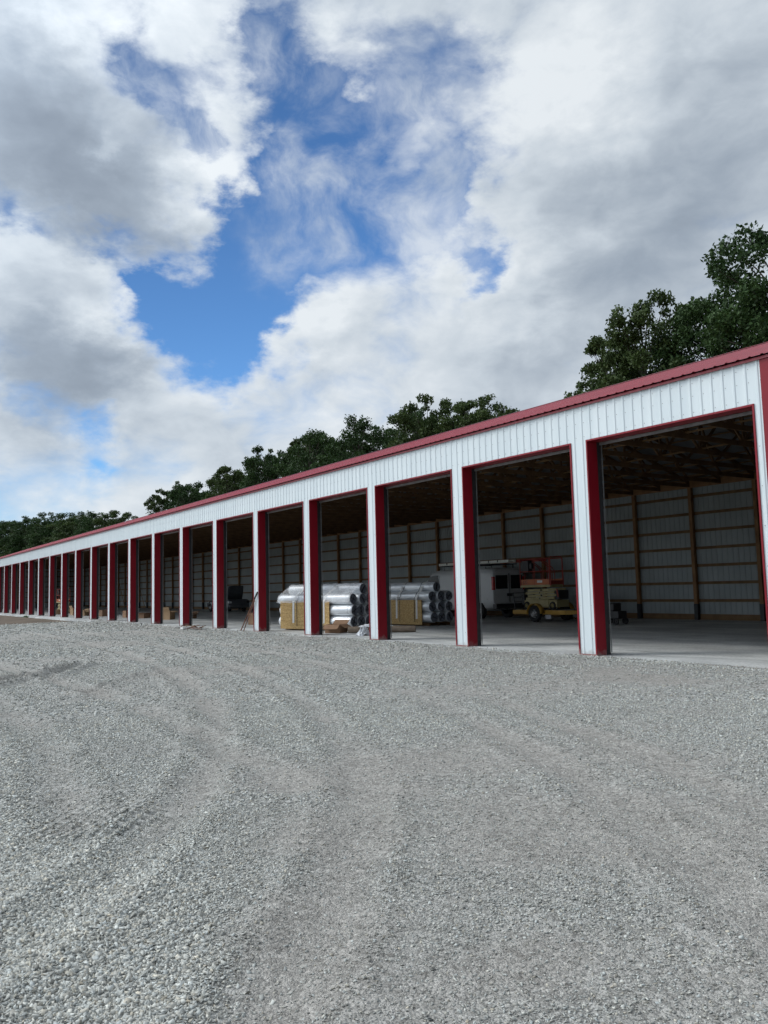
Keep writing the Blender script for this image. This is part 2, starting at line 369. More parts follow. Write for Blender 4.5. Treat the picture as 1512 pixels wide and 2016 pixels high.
for s in (0, 1):                                                     # insulation board right under the sheets
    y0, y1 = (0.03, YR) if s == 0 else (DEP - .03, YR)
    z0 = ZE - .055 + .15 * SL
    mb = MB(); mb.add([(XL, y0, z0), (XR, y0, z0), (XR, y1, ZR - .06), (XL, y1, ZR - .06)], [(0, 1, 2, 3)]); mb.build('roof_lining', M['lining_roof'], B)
# back wall and end walls
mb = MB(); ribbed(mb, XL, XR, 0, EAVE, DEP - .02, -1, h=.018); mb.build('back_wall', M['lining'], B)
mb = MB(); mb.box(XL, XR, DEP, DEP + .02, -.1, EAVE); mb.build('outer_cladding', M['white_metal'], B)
for xw, s in ((XL, 1), (XR - .02, -1)):
    mb = MB(); n = int(DEP / .2286); pr = []
    for i in range(n):
        c = .1 + i * .2286; pr += [(c - .034, 0), (c - .016, .018), (c + .016, .018), (c + .034, 0)]
    def zt(y): return ZE - .05 + (min(y, DEP - y) + .1) * SL
    vs = []
    for y, h in pr: vs += [(xw + s * h + (0 if s > 0 else .02), y, 0.0), (xw + s * h + (0 if s > 0 else .02), y, zt(y))]
    mb.add(vs, [(2 * i, 2 * i + 2, 2 * i + 3, 2 * i + 1) for i in range(len(pr) - 1)])
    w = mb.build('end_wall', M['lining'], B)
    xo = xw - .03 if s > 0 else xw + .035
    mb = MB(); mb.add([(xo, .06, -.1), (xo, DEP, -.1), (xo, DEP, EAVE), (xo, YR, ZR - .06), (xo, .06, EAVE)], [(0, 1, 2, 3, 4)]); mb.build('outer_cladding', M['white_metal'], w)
YB = DEP - .04
gz = [.744 + .6835 * i for i in range(7)]
for z in gz:
    mb = MB(); mb.box(XL + .05, XR - .05, YB - .038, YB, z - .055, z + .055); mb.build('girt', M['wood2'], B)
mb = MB(); mb.box(XL + .05, XR - .05, YB - .04, YB, .0, .22); mb.build('skirt_board', M['wood2'], B)
mb = MB(); mb.box(XL + .05, XR - .05, YB - .24, YB - .20, 5.17, 5.45); mb.build('rear_header', M['wood'], B)
PS = 2.754; posts = [-17.13 + PS * i for i in range(3, -37, -1) if XL + .3 < -17.13 + PS * i < XR - .2]
for x in posts:
    mb = MB(); mb.box(x - .07, x + .07, YB - .19, YB - .045, .62, 5.35); p = mb.build('post', M['wood'], B)
    mb = MB(); mb.box(x - .078, x + .078, YB - .198, YB - .043, 0, .62); mb.build('post_sleeve', M['dark'], p)
for y in [1.3 + 2.45 * i for i in range(6)]:
    for xw, s in ((XL, 1), (XR - .05, -1)):
        mb = MB(); x = xw + s * .12; mb.box(x - .075, x + .075, y - .07, y + .07, .62, zt(y) - .1); p = mb.build('post', M['wood'], B)
        mb = MB(); mb.box(x - .083, x + .083, y - .078, y + .078, 0, .62); mb.build('post_sleeve', M['dark'], p)
for z in gz:
    mb = MB(); mb.box(XL + .02, XL + .04, .4, DEP - .3, z - .055, z + .055); mb.build('girt', M['wood2'], B)
for x in (-91.5, -86.2, -104.5, -70.0, -99.0):
    mb = MB(); mb.bar((x, YB - .22, 2.7), (x + 2.4, YB - .26, .12), .04, .09); mb.build('wall_brace', M['wood'], B)
# trusses
def zro(y): return ZE - .075 + (min(y, DEP - y) + .12) * SL - .09
tr = MB(); th = .04
def tbar(y0, z0, y1, z1, h): tr.bar((0, y0, z0), (0, y1, z1), th, h, up=(0, -(z1 - z0), y1 - y0))
tbar(.06, 5.27, DEP - .06, 5.27, .14)
tbar(.06, zro(.06) - .03, YR, zro(YR) - .03, .13); tbar(DEP - .06, zro(.06) - .03, YR, zro(YR) - .03, .13)
ys = [1.5, 3.0, 4.5, 6.0]
tbar(YR, 5.27, YR, zro(YR), .09)
for s in (0, 1):
    g = lambda y: y if s == 0 else DEP - y
    pt = [(.9, 1), (2.3, 0), (3.3, 1), (4.7, 0), (5.6, 1), (YR, 0)]
    q = [(.1, 5.27)] + [(y, zro(y) - .05 if t else 5.27) for y, t in pt]
    for (ya, za), (yb, zb) in zip(q[1:], q[2:]): tbar(g(ya), za, g(yb), zb, .09)
t0 = tr.build('truss', M['truss'], B); first = True
tx = [p + .06 for p in posts] + [p + .06 + PS / 2 for p in posts if p + PS / 2 < XR - .2]
for x in tx:
    t = t0 if first else t0.copy()
    if not first: col.objects.link(t); t.parent = B
    first = False; t.location = (x, 0, 0)
for s in (0, 1):
    for i in range(10):
        y = .35 + i * .75; yy = y if s == 0 else DEP - y
        mb = MB(); mb.box(XL + .1, XR - .1, yy - .045, yy + .045, zro(yy) + .045, zro(yy) + .083); mb.build('purlin', M['wood2'], B)
for y in (2.3, 4.7, YR, DEP - 4.7, DEP - 2.3):
    mb = MB(); mb.box(XL + .1, XR - .1, y + .06, y + .15, 5.345, 5.383); mb.build('truss_brace', M['wood2'], B)

# ------------------------------------------------------------------ ground
mb = MB(); jx = [XL] + [X0 + k * D + PW / 2 for k in range(-NB + 1, 1)] + [XR + .3]
for a, b in zip(jx, jx[1:]):
    y0 = -.38 if a > -50 else -1.1
    for ya, yb in ((y0, 4.9), (4.912, 9.8), (9.812, DEP)): mb.box(a + .006, b - .006, ya, yb, -.22, 0)
tag(mb.build('concrete_floor', M['concrete']), kind='structure')
E0 = MB(); E0.add([(-2000, -1200, -.5), (800, -1200, -.5), (800, 1500, -.5), (-2000, 1500, -.5)], [(0, 1, 2, 3)])
tag(E0.build('ground', M['earth']), kind='structure')

# wheel tracks: arcs in plan as polylines (centre line), width and depth
def arc(cx, cy, r, a0, a1, n=40): return np.array([(cx + r * math.cos(R(a)), cy + r * math.sin(R(a))) for a in np.linspace(a0, a1, n)])
def bez(p0, p1, p2, n=40):
    t = np.linspace(0, 1, n)[:, None]; return (1 - t) ** 2 * np.array(p0) + 2 * t * (1 - t) * np.array(p1) + t * t * np.array(p2)
TR = []
for d in (0, 1.75): TR.append((bez((-3.5 + d * .8, -13.5 + d * .2), (-9 + d, -5.5 + d * .7), (-44, -6.5 + d * 1.0)), .17, .026))
for d in (0, 1.8): TR.append((bez((2 + d, -13.5), (-6 + d * .6, -3.4 + d * .35), (-36, -3.0 + d * .55)), .16, .020))
for d in (0, 1.7): TR.append((bez((-4.2 - d * .2, -15.5 - d), (-12, -12.2 - d * .55), (-40, -9.8 - d * .5)), .20, .036))
for d in (0, 1.7): TR.append((bez((-6.0, -12.0 + d), (-14, -10.2 + d * .8), (-30, -12.8 + d * .7)), .18, .030))
for d in (0, 1.7): TR.append((bez((-12, -.6 - d * .3), (-16, -6.5), (-19 - d, -18)), .15, .016))
RUTS = [((-16.4, -11.0), (-17.6, -9.9), .15, .13), ((-16.7, -10.1), (-19.3, -8.8), .15, .12), ((-7.1, -12.3), (-6.8, -11.85), .06, .04), ((-13.9, -10.0), (-17.0, -7.7), .08, .06)]
for a_, b_, w_, d_ in RUTS: TR.append((bez(a_, ((a_[0] + b_[0]) / 2 + .15, (a_[1] + b_[1]) / 2 - .1), b_, 8), w_, d_))
def track_field(x, y):
    h = np.zeros_like(x); m = np.zeros_like(x)
    for P, w, dep in TR:
        best = np.full(x.shape, 1e9)
        for i in range(len(P) - 1):
            a, b = P[i], P[i + 1]; ab = b - a; L2 = ab @ ab
            t = np.clip(((x - a[0]) * ab[0] + (y - a[1]) * ab[1]) / L2, 0, 1)
            best = np.minimum(best, (x - a[0] - t * ab[0]) ** 2 + (y - a[1] - t * ab[1]) ** 2)
        dd = np.sqrt(best); fade = .35 + .9 * vnoise(x * .35 + w * 90, y * .35 + dep * 500, 5)
        h += fade * dep * (-np.exp(-(dd / w) ** 2) + .9 * np.exp(-((dd - 1.75 * w) / (.55 * w)) ** 2))
        m = np.maximum(m, np.exp(-(dd / (w * 1.1)) ** 2) * np.clip(fade, 0, 1))
    # tread pattern pressed in by one wheel
    u = (x + 6.0) * .8 + (y + 11.8) * -.6; v = (x + 6.0) * .6 + (y + 11.8) * .8
    h += .019 * np.sin(v * 2 * np.pi / .085 + u * 3) * np.exp(-(u / .42) ** 4 - (v / .34) ** 4)
    return h, m
def ground_h(x, y):
    th, tm = track_field(x, y)
    h = -.035 + .05 * (fbm(x * .18, y * .18, 3) - .5) + .03 * (fbm(x * .9, y * .9, 11) - .5) + .012 * (fbm(x * 4, y * 4, 23) - .5) + th
    near = np.clip((-.2 - y) / 1.2, 0, 1); h = h * near + (1 - near) * (.0 + .024 * (fbm(x * 1.3, y * 1.3, 31) - .5))
    edge = np.clip((x + 53.2 + 1.6 * (fbm(y * .5, x * 0 + 2.2, 8) - .5) - .22 * np.clip(-1 - y, 0, 9)) / .9, 0, 1)
    return h * edge + (1 - edge) * -.2, tm
def coarse_f(x, y, tm):
    c = .56 + 1.6 * (fbm(x * .33 + 3, y * .33, 41) - .5) + .9 * (fbm(x * 1.3, y * 1.3, 43) - .5) - .55 * tm
    # a pile of freshly tipped coarse stone in front and to the left, worn fines beside it
    c += .8 * np.exp(-(((x + 3.7) / 1.25) ** 2 + ((y + 12.75) / .95) ** 2)) + .4 * np.exp(-(((x + 6.5) / 3) ** 2 + ((y + 12.6) / 1.2) ** 2))
    for px, py, sx_, sy_, am in ((-4.7, -10.8, .7, .45, .5), (-3.4, -11.6, .55, .45, .6), (-3.8, -9.9, .35, .6, .4), (-2.6, -10.9, .3, .5, .45), (-5.4, -9.7, .6, .35, .45), (-3.6, -8.5, .4, .4, .4), (-8.6, -2.6, 2.2, .7, .55), (-2.9, -11.7, .4, .4, .3)):
        c -= am * np.exp(-(((x - px) / sx_) ** 2 + ((y - py) / sy_) ** 2))
    return np.clip(c, 0, 1)
def grid(name, xs, ys, hf, m, kind='structure'):
    X, Y = np.meshgrid(xs, ys); Z, tm = hf(X, Y); V = np.stack([X, Y, Z], -1).reshape(-1, 3)
    nx, ny = len(xs), len(ys); i = np.arange(nx * ny).reshape(ny, nx)
    F = np.stack([i[:-1, :-1], i[:-1, 1:], i[1:, 1:], i[1:, :-1]], -1).reshape(-1, 4)
    o = numpy_mesh(name, V, F, m, {'coarse': ('FLOAT', coarse_f(X, Y, tm).ravel())}, smooth=True)
    return tag(o, kind=kind)
xs = np.concatenate([np.arange(-58, -34, .3), np.arange(-34, -22, .14), np.arange(-22, 3, .07), np.arange(3, 40, 1.0)])
ys = np.concatenate([np.arange(-60, -24, 1.5), np.arange(-24, -15.5, .2), np.arange(-15.5, -.02, .08)])
grid('gravel_yard', xs, ys, ground_h, M['gravel'])
def dirt_h(x, y):
    h = -.06 + .16 * (fbm(x * .22, y * .4, 61) - .45) * np.clip((-1.2 - y) / 1.5, 0, 1) + .05 * (fbm(x * 1.1, y * 1.1, 63) - .5)
    h = np.where(y > -1.08, -.15, h)
    e = np.clip((x + 50.5) / 2.0, 0, 1)
    return h * (1 - e) - .28 * e, x * 0
grid('dirt_strip', np.arange(-135, -48, .35), np.concatenate([np.arange(-40, -12, 1.0), np.arange(-12, -.9, .2)]), dirt_h, M['dirt'])

# loose angular stones on the yard, baked to one mesh
def stones():
    r = rng
    def sample(n, dmin, dmax):
        # inside a wedge a bit wider than the view, so a step to the side still finds stones
        a = yaw + r.uniform(-.62, .62, n); d = np.sqrt(r.uniform(dmin ** 2, dmax ** 2, n))
        return -d * np.sin(a), CAM.y + d * np.cos(a)
    parts = []
    for n, d0, d1, s0, s1 in ((270000, 2.2, 6.2, .0045, .0125), (170000, 6.2, 11.5, .0075, .0165), (100000, 11.5, 20, .014, .025), (20000, 2.2, 11, .012, .019), (75000, 20, 36, .022, .042), (45000, 36, 56, .035, .06)):
        x, y = sample(n, d0, d1); parts.append(np.stack([x, y, s0 + (s1 - s0) * r.random(n) ** 2.2], -1))
    xe = r.uniform(-24, -7.5, 5000); ye = -.42 + np.abs(r.normal(0, .16, 5000)) * -1 + .16 * r.random(5000); parts.append(np.stack([xe, ye, r.uniform(.01, .026, 5000)], -1)); parts.append(np.stack([r.uniform(-30, -7.5, 900), -.4 + np.abs(r.normal(0, .14, 900)), r.uniform(.006, .016, 900)], -1))
    m = 15000; parts.append(np.stack([r.normal(-4.3, 1.15, m), np.clip(r.normal(-12.45, .42, m), -14, -11.5), .0085 + .0105 * r.random(m) ** 1.6], -1))
    P = np.concatenate(parts); x, y, s = P.T
    h, tm = ground_h(x, y); c = coarse_f(x, y, tm)
    keep = (r.random(len(x)) < .14 + .86 * c ** 1.3) & (y < -.02) & (y > -24) & (x > -52.5)
    x, y, s, h, c = x[keep], y[keep], s[keep], h[keep], c[keep]; s = s * (.82 + .26 * c); n = len(x)
    h = np.where(y > -.38, .002, h)
    cube = np.array([(a, b, d) for a in (-1, 1) for b in (-1, 1) for d in (-1, 1)], float)
    V = cube[None] * (1 + r.uniform(-.75, .3, (n, 8, 3)))
    V *= np.stack([np.ones(n), r.uniform(.4, .95, n), r.uniform(.16, .46, n)], -1)[:, None]
    q = r.normal(size=(n, 4)) * np.array([1, .28, .28, 1.0]); q /= np.linalg.norm(q, axis=1)[:, None]; w, a, b, d = q.T
    Rm = np.stack([1 - 2 * (b * b + d * d), 2 * (a * b - w * d), 2 * (a * d + w * b), 2 * (a * b + w * d), 1 - 2 * (a * a + d * d), 2 * (b * d - w * a), 2 * (a * d - w * b), 2 * (b * d + w * a), 1 - 2 * (a * a + b * b)], -1).reshape(n, 3, 3)
    V = np.einsum('nij,nkj->nki', Rm, V) * (s / 1.25)[:, None, None]
    V += np.stack([x, y, h + s * .22], -1)[:, None]
    F = np.array([(0, 1, 3, 2), (4, 6, 7, 5), (0, 4, 5, 1), (2, 3, 7, 6), (0, 2, 6, 4), (1, 5, 7, 3)])
    F = (F[None] + (np.arange(n) * 8)[:, None, None]).reshape(-1, 4)
    g = np.clip(r.normal(.375, .085, n), .13, .68) * (.92 + .16 * c); hue = r.normal(0, .022, n)
    white = r.random(n) < .004; g = np.where(white, .62, g)
    tint = np.stack([g * (1.01 + hue), g * 1.018, g * (.94 - hue)], -1); brown = (r.random(n) < .10)[:, None]
    tint = np.where(brown, tint * np.array([1.0, .94, .86]), tint)
    T = np.repeat(np.concatenate([tint, np.ones((n, 1))], -1), 8, axis=0)
    o = numpy_mesh('gravel_stones', V.reshape(-1, 3), F, M['stone'], {'tint': ('FLOAT_COLOR', T)})
    tag(o, 'loose crushed grey stones scattered over the gravel yard', 'gravel', kind='stuff')
stones()

# ------------------------------------------------------------------ wrapped insulation rolls
def bundle(loc, rz, Ln, label, top_at, film):
    t = thing('insulation_pallet', label, 'pallet load', loc, rz, 'strapped pallets of silver rolls')
    r, dp, z0 = .208, .415, .135
    mb = MB()
    for y in (.0, .52, 1.04): mb.box(-Ln + .25, -.25, y - .05, y + .05, .002, .1)
    for i in range(9): xx = -Ln + .3 + i * (Ln - .7) / 8; mb.box(xx, xx + .1, -.16, 1.2, .102, .124)
    mb.build('pallet', M['wood2'], t)
    rows = [(r + c * dp - .2, z0 + r + k * dp) for k in range(3) for c in range(3)]
    rows.append((r + top_at * dp - .2, z0 + r + 2 * dp + .36))
    for i, (y, z) in enumerate(rows):
        dx = random.uniform(-.06, .05) + (.0 if i < 9 else -.02); mb = MB()
        prof = [(-Ln + dx, .0), (-Ln + dx, r * .8), (-Ln + dx + .03, r * .95), (-Ln + dx + .1, r * 1.0)]
        q = 12
        for j in range(1, q): prof.append((-Ln + dx + .1 + (Ln - .3) * j / q, r * random.uniform(.965, 1.0)))
        prof += [(dx - .2, r), (dx - .19, r * .955), (dx - .15, r * .955), (dx - .14, r * 1.0), (dx - .03, r * .97), (dx, r * .88)]
        mb.lathe(prof, 'x', 20, 0, (0, y, z)); o = mb.build('roll', M['foil'], t, smooth=True)
        mb = MB(); mb.lathe([(dx - .002, r * .9), (dx + .012, r * .86), (dx + .006, r * .7), (dx - .01, r * .3), (dx - .015, 0.0)], 'x', 20, 0, (0, y, z))
        for a in (random.random() * 3, random.random() * 3):
            u = Vector((0, math.cos(a), math.sin(a))); c = Vector((dx + .004, y, z)); mb.bar(c - u * r * .8, c + u * r * .8, .012, .03, 1, up=(1, 0, 0))
        mb.build('roll_end', [M['wrapend'], M['core']], o, smooth=True)
    # board strapped to the front
    xb0, xb1 = -Ln + .18, -Ln + .18 + 2.72
    if not film: xb0, xb1 = -2.75, -.42
    w = (xb1 - xb0) / 2; yb = rows[0][0] - r - .03
    for i in range(2):
        mb = MB(); hh = (1.06 if film else .98) / 7
        for q in range(7): mb.box(xb0 + i * w + .004, xb0 + (i + 1) * w - .004, yb - .02 - .004 * (q % 2), yb, .05 + q * hh, .05 + (q + 1) * hh - .016)
        mb.box(xb0 + i * w + .004, xb0 + (i + 1) * w - .004, yb + .001, yb + .012, .05, .05 + 7 * hh)
        mb.build('strand_board', M['osb'], t)
    # straps follow the stack over the top and down the front
    yt, zt_ = rows[-1]; y3, z3 = rows[6]
    def path(off):
        P = []
        for a in np.linspace(30, 128, 7): P.append((yt + (r + off) * math.cos(R(a)), zt_ + (r + off) * math.sin(R(a))))
        for a in np.linspace(118, 180, 5): P.append((y3 + (r + off) * math.cos(R(a)), z3 + (r + off) * math.sin(R(a))))
        P.append((yb - .024 - off, .05 + 1.05)); P.append((yb - .026 - off, .3)); P.append((yb - .026 - off, .16)); return P
    for xs_, lean, kind in [(xb0 + .85, -.12, 0), (xb0 + .98, -.02, 1), (xb1 - .22, -.10, 0), (xb1 - .34, -.12, 1)]:
        P = path(.008 + .006 * kind); wd = (.105 if kind == 0 else .022); vs = []; n = len(P)
        for j, (y, z) in enumerate(P):
            xx = xs_ + lean * max(0, (j - 7) / (n - 7)) + .32 * max(0, (7 - j) / 7) * (1 if film else .4)
            if kind == 0 and j == n - 1: z += .12
            vs += [(xx - wd / 2, y, z), (xx + wd / 2, y, z)]
        mb = MB(); mb.add(vs, [(2 * j, 2 * j + 1, 2 * j + 3, 2 * j + 2) for j in range(n - 1)])
        o = mb.build('strap', M['webbing'] if kind == 0 else M['dark'], t)
        sm = o.modifiers.new('solid', 'SOLIDIFY'); sm.thickness = .006
    if film:
        P = path(.022)[:-2]; yl = rows[8][0] + r; P = [(yl + .02, z3 - .3), (yl, z3 + .1), (yl - .12, z3 + r + .06), (yt + r + .04, zt_)] + P
        P = P[:-1] + [(yb - .04, z3 - .12)]
        n = len(P); m_ = 40; V = []
        for j, (y, z) in enumerate(P):
            for i in range(m_):
                s = i / (m_ - 1); V.append((-Ln - .03 + (Ln + .02) * s, y + .012 * math.sin(i * 1.9 + j) + random.uniform(-.008, .008), z + .012 * math.sin(i * 1.3 - j * .7) + random.uniform(-.008, .008)))
        mb = MB(); mb.add(V, [(j * m_ + i, j * m_ + i + 1, (j + 1) * m_ + i + 1, (j + 1) * m_ + i) for j in range(n - 1) for i in range(m_ - 1)])
        mb.build('plastic_film', M['film'], t, smooth=True)
    return t
bundle((-25.55, 2.33, 0), R(15), 3.95, 'plastic-covered pallet of silver rolls with large board and white straps, left of the van', 1.35, True)
bundle((-25.75, 6.1, 0), R(4), 3.95, 'pallet of silver rolls with dark ends stacked right in front of the white van', .5, False)

# brown tube with crumpled film on it
t = MB(); t.tube([(-24.6, 1.5, .115), (-23.7, 2.35, .115), (-22.95, 3.2, .115)], .11, 18)
tag(t.build('paper_tube', M['tube'], smooth=True), 'long brown paper-wrapped tube lying on the concrete before the second roll pallet', 'tube')
def crumple(name, loc, sx, sy, h, label, m, seed):
    rs = np.random.default_rng(seed); n = 18; V = []
    for j in range(n):
        for i in range(n):
            u, v = i / (n - 1) * 2 - 1, j / (n - 1) * 2 - 1; rr = max(0, 1 - (u * u + v * v) * .8)
            V.append((u * sx + rs.normal(0, sx * .05), v * sy + rs.normal(0, sy * .05), h * rr * rs.uniform(.35, 1.2) + .006))
    mb = MB(); mb.add(V, [(j * n + i, j * n + i + 1, (j + 1) * n + i + 1, (j + 1) * n + i) for j in range(n - 1) for i in range(n - 1)])
    o = mb.build(name, m); o.location = loc; return tag(o, label, 'plastic sheet')
M['film2'] = mottled('crumpled_white_film', (.55, .57, .6), (.7, .72, .74), 6, .25)
o = crumple('plastic_sheet', (-23.95, 2.2, .19), .62, .16, .14, 'crumpled clear plastic draped over the brown paper tube', M['film2'], 3); o.rotation_euler = (0, 0, R(46))
crumple('plastic_sheet', (-22.75, .95, .0), .16, .24, .28, 'crumpled white plastic bunched against the third pillar from the right', M['film2'], 5)

# ------------------------------------------------------------------ cardboard boxes
def carton(loc, rz, w, d, h, flaps, label, m='cardboard', group='cardboard boxes left inside the open bays'):
    t = thing('cardboard_box', label, 'box', loc, rz, group); e = .008
    mb = MB(); mb.box(-w / 2, w / 2, -d / 2, d / 2, .002, .012)
    mb.box(-w / 2, w / 2, -d / 2, -d / 2 + e, .012, h); mb.box(-w / 2, w / 2, d / 2 - e, d / 2, .012, h)
    mb.box(-w / 2, -w / 2 + e, -d / 2 + e, d / 2 - e, .012, h); mb.box(w / 2 - e, w / 2, -d / 2 + e, d / 2 - e, .012, h)
    mb.build('carton', M[m], t)
    for (sx, sy), ang in zip(((0, -1), (0, 1), (-1, 0), (1, 0)), flaps):
        if ang is None: continue
        L = min(w, d) * .48; c, s = math.cos(R(ang)), math.sin(R(ang)); mb = MB()
        if sy: mb.bar((0, sy * d / 2, h), (0, sy * (d / 2 + L * c), h + L * s), w - .01, e, up=(0, -s * sy, c))
        else: mb.bar((sx * w / 2, 0, h), (sx * (w / 2 + L * c), 0, h + L * s), d - .01, e, up=(-s * sx, 0, c))
        mb.build('flap', M[m], t)
    return t
carton((-25.2, 1.35, 0), R(28), .62, .5, .30, (-40, 35, -35, -30), 'open brown cardboard box in front of the plastic-covered roll pallet', 'cardboard2')
carton((-35.0, 2.7, 0), R(10), .42, .42, .36, (80, 25, None, -70), 'reddish cardboard box behind the leaning poles beside a pillar', 'cardboard2')
carton((-47.2, 2.75, 0), R(36), .62, .52, .50, (65, -10, 40, -15), 'tall tan cardboard box with one flap standing up, brightest of the boxes')
carton((-47.6, 4.25, 0), R(10), .62, .55, .34, (10, 15, 0, -20), 'cardboard box half hidden behind a pillar with flaps spread to both sides', 'cardboard2')
carton((-52.1, 2.75, 0), R(18), 1.05, .5, .33, (8, -20, None, 5), 'long low dark brown open box beside the tall tan box bay', 'cardboard2')
carton((-54.9, 2.65, 0), R(8), .5, .5, .46, (None, None, -80, None), 'upright brown box mostly behind a pillar, left of the low dark box', 'cardboard2')
carton((-60.6, 2.6, 0), R(4), .72, .5, .46, (None, None, None, None), 'closed dark brown box standing alone in a bay of bare floor', 'cardboard2')
carton((-68.5, 2.35, 0), R(10), .6, .5, .52, (70, -20, -60, 0), 'pale tan box with upright flap, behind a pillar in the far bays')
carton((-64.4, 2.1, 0), R(30), .75, .6, .42, (30, 20, 35, -25), 'open tan box with drooping side flaps near the end of the dirt strip')
carton((-72.9, 1.9, 0), R(2), .95, .5, .42, (None, None, None, None), 'wide brown box just right of the far yellow lift', 'cardboard')
# ------------------------------------------------------------------ vehicles
def ring(w, z0, z1, n, m=32, cx=0.0):
    out = []
    for k in range(m):
        a = 2 * math.pi * (k + .5) / m; c, s = math.cos(a), math.sin(a)
        out.append((w * math.copysign(abs(c) ** (2 / n), c), (z0 + z1) / 2 + (z1 - z0) / 2 * math.copysign(abs(s) ** (2 / n), s)))
    return out
def loft(mb, secs, n=6, m=32, mi=0):
    vs = []
    for (x, z0, z1, w, *k) in secs:
        for y, z in ring(w, z0, z1, k[0] if k else n, m): vs.append((x, y, z))
    S = len(secs); fs = [(i * m + k, i * m + (k + 1) % m, (i + 1) * m + (k + 1) % m, (i + 1) * m + k) for i in range(S - 1) for k in range(m)]
    fs += [tuple(range(m)), tuple((S - 1) * m + k for k in range(m))]
    mb.add(vs, fs, mi)
def cut(o, cutters):
    for c in cutters:
        md = o.modifiers.new('b', 'BOOLEAN'); md.operation = 'DIFFERENCE'; md.solver = 'EXACT'; md.object = c
    bpy.context.view_layer.update()
    dg = bpy.context.evaluated_depsgraph_get(); me = bpy.data.meshes.new_from_object(o.evaluated_get(dg), depsgraph=dg)
    o.modifiers.clear(); o.data = me
    for c in cutters: bpy.data.objects.remove(c)
    me.polygons.foreach_set('use_smooth', [True] * len(me.polygons)); me.set_sharp_from_angle(angle=R(35))
def wheel(par, x, y, r, w, rimmat='chrome', side=1, rimr=.62):
    mb = MB(); mb.lathe([(-w / 2, r * .55), (-w / 2, r * .9), (-w / 2 + .03, r), (w / 2 - .03, r), (w / 2, r * .9), (w / 2, r * .55)], 'y', 28, 0)
    o = mb.build('wheel', M['rubber'], par, smooth=True); o.location = (x, y, r / par.scale.z); o.scale = (1 / par.scale.x, 1, 1 / par.scale.z)
    mb = MB(); q = side * (w / 2 - .015); rr = r * rimr
    mb.lathe([(q + side * .012, rr), (q + side * .012, rr * .9), (q - side * .03, rr * .82), (q - side * .03, rr * .35), (q + side * .01, rr * .3), (q + side * .015, 0.001)], 'y', 28, 0)
    for k in range(6):
        a = k * math.pi / 3; p = Vector((math.cos(a) * rr * .6, q - side * .026, math.sin(a) * rr * .6)); mb.lathe([(-.012, rr * .13), (.012, rr * .13), (.012, 0.001)], 'y', 8, 1, p)
    mb.build('rim', [M[rimmat], M['dark']], o, smooth=True)
    return o
def patch(mb, pts, mi=0): mb.add(pts, [tuple(range(len(pts)))], mi)

# van: local x forward from the rear bumper, +y its left side
V = thing('cargo_van', 'white cargo van with dark rear windows and roof ladder rack, parked facing left', 'van', (-28.05, 12.25, 0), math.pi)
V.scale = (1.12, 1, 1.12)
mb = MB()
loft(mb, [(0.0, .62, 1.86, .90, 5), (.03, .5, 1.98, .955, 6), (.14, .42, 2.07, .985, 7), (.6, .36, 2.1, 1.0, 8), (2.2, .33, 2.11, 1.0, 8), (3.7, .33, 2.1, 1.0, 8), (4.1, .34, 2.06, .99, 7), (4.45, .34, 1.82, .985, 6), (4.75, .34, 1.52, .98, 6), (4.95, .34, 1.30, .975, 6), (5.35, .34, 1.2, .95, 6), (5.6, .36, 1.1, .92, 6), (5.72, .42, .98, .88, 5), (5.76, .5, .86, .82, 5)])
body = mb.build('body', M['van_white'], V, smooth=True)
cs = []
for x in (.98, 4.55):
    for s in (-1, 1):
        c = MB(); c.lathe([(-.22, 0.0), (-.22, .43), (.2, .43), (.2, 0.0)], 'y', 28, 0, (x, s * .95, .37)); co = c.build('cutter', M['dark']); co.parent = None
        co.matrix_world = Matrix.Translation(V.location) @ Matrix.Rotation(math.pi, 4, 'Z') @ Matrix.Diagonal((1.12, 1, 1.12, 1)); cs.append(co)
bpy.context.view_layer.update(); cut(body, cs)
for x in (.98, 4.55):
    for s in (-1, 1): wheel(V, x, s * .86, .37, .24, 'chrome', s)
mb = MB(); mb.box(-.13, .1, -.93, .93, .42, .62); mb.build('rear_bumper', M['dark'], V, bevel=.02)
for s in (-1, 1):
    mb = MB(); mb.box(-.018, .03, s * .46 - .36, s * .46 + .36, 1.22, 1.78); mb.build('rear_window', M['glass'], V, bevel=.012)
    mb = MB(); mb.box(-.008, .10, s * .905 - .05, s * .905 + .075, 1.18, 1.72); mb.build('tail_lamp', M['red_lamp'], V, bevel=.012)
    mb = MB(); mb.box(-.02, .01, s * .02 + (0 if s > 0 else -.006), s * .02 + (.006 if s > 0 else 0), .66, 1.85); mb.build('door_seam', M['dark'], V)
    yy = s * 1.012
    mb = MB(); patch(mb, [(3.55, yy * .992, 1.28), (4.55, yy * .985, 1.28), (4.2, yy * .985, 1.84), (3.6, yy * .985, 1.86)]); o = mb.build('side_window', M['glass'], V); sm = o.modifiers.new('s', 'SOLIDIFY'); sm.thickness = .03; sm.offset = 0
    mb = MB(); mb.box(.35, 4.2, yy - .012, yy + .012, .78, .82)
    for xx in (3.5, 2.1): mb.box(xx, xx + .012, yy - .006, yy + .004, .5, 1.9)
    mb.build('side_moulding', M['van_white'], V)
mb = MB(); mb.box(-.045, -.02, -.18, .18, .92, 1.04); mb.build('door_handle', M['dark'], V)
mb = MB()
for x in (.55, 1.9, 3.3):
    mb.tube([(x, -.84, 2.04), (x, -.84, 2.24), (x, .84, 2.24), (x, .84, 2.04)], .02, 8)
for s in (-1, 1): mb.tube([(.3, s * .84, 2.245), (3.6, s * .84, 2.245)], .022, 8)
mb.build('roof_rack', M['dark'], V)
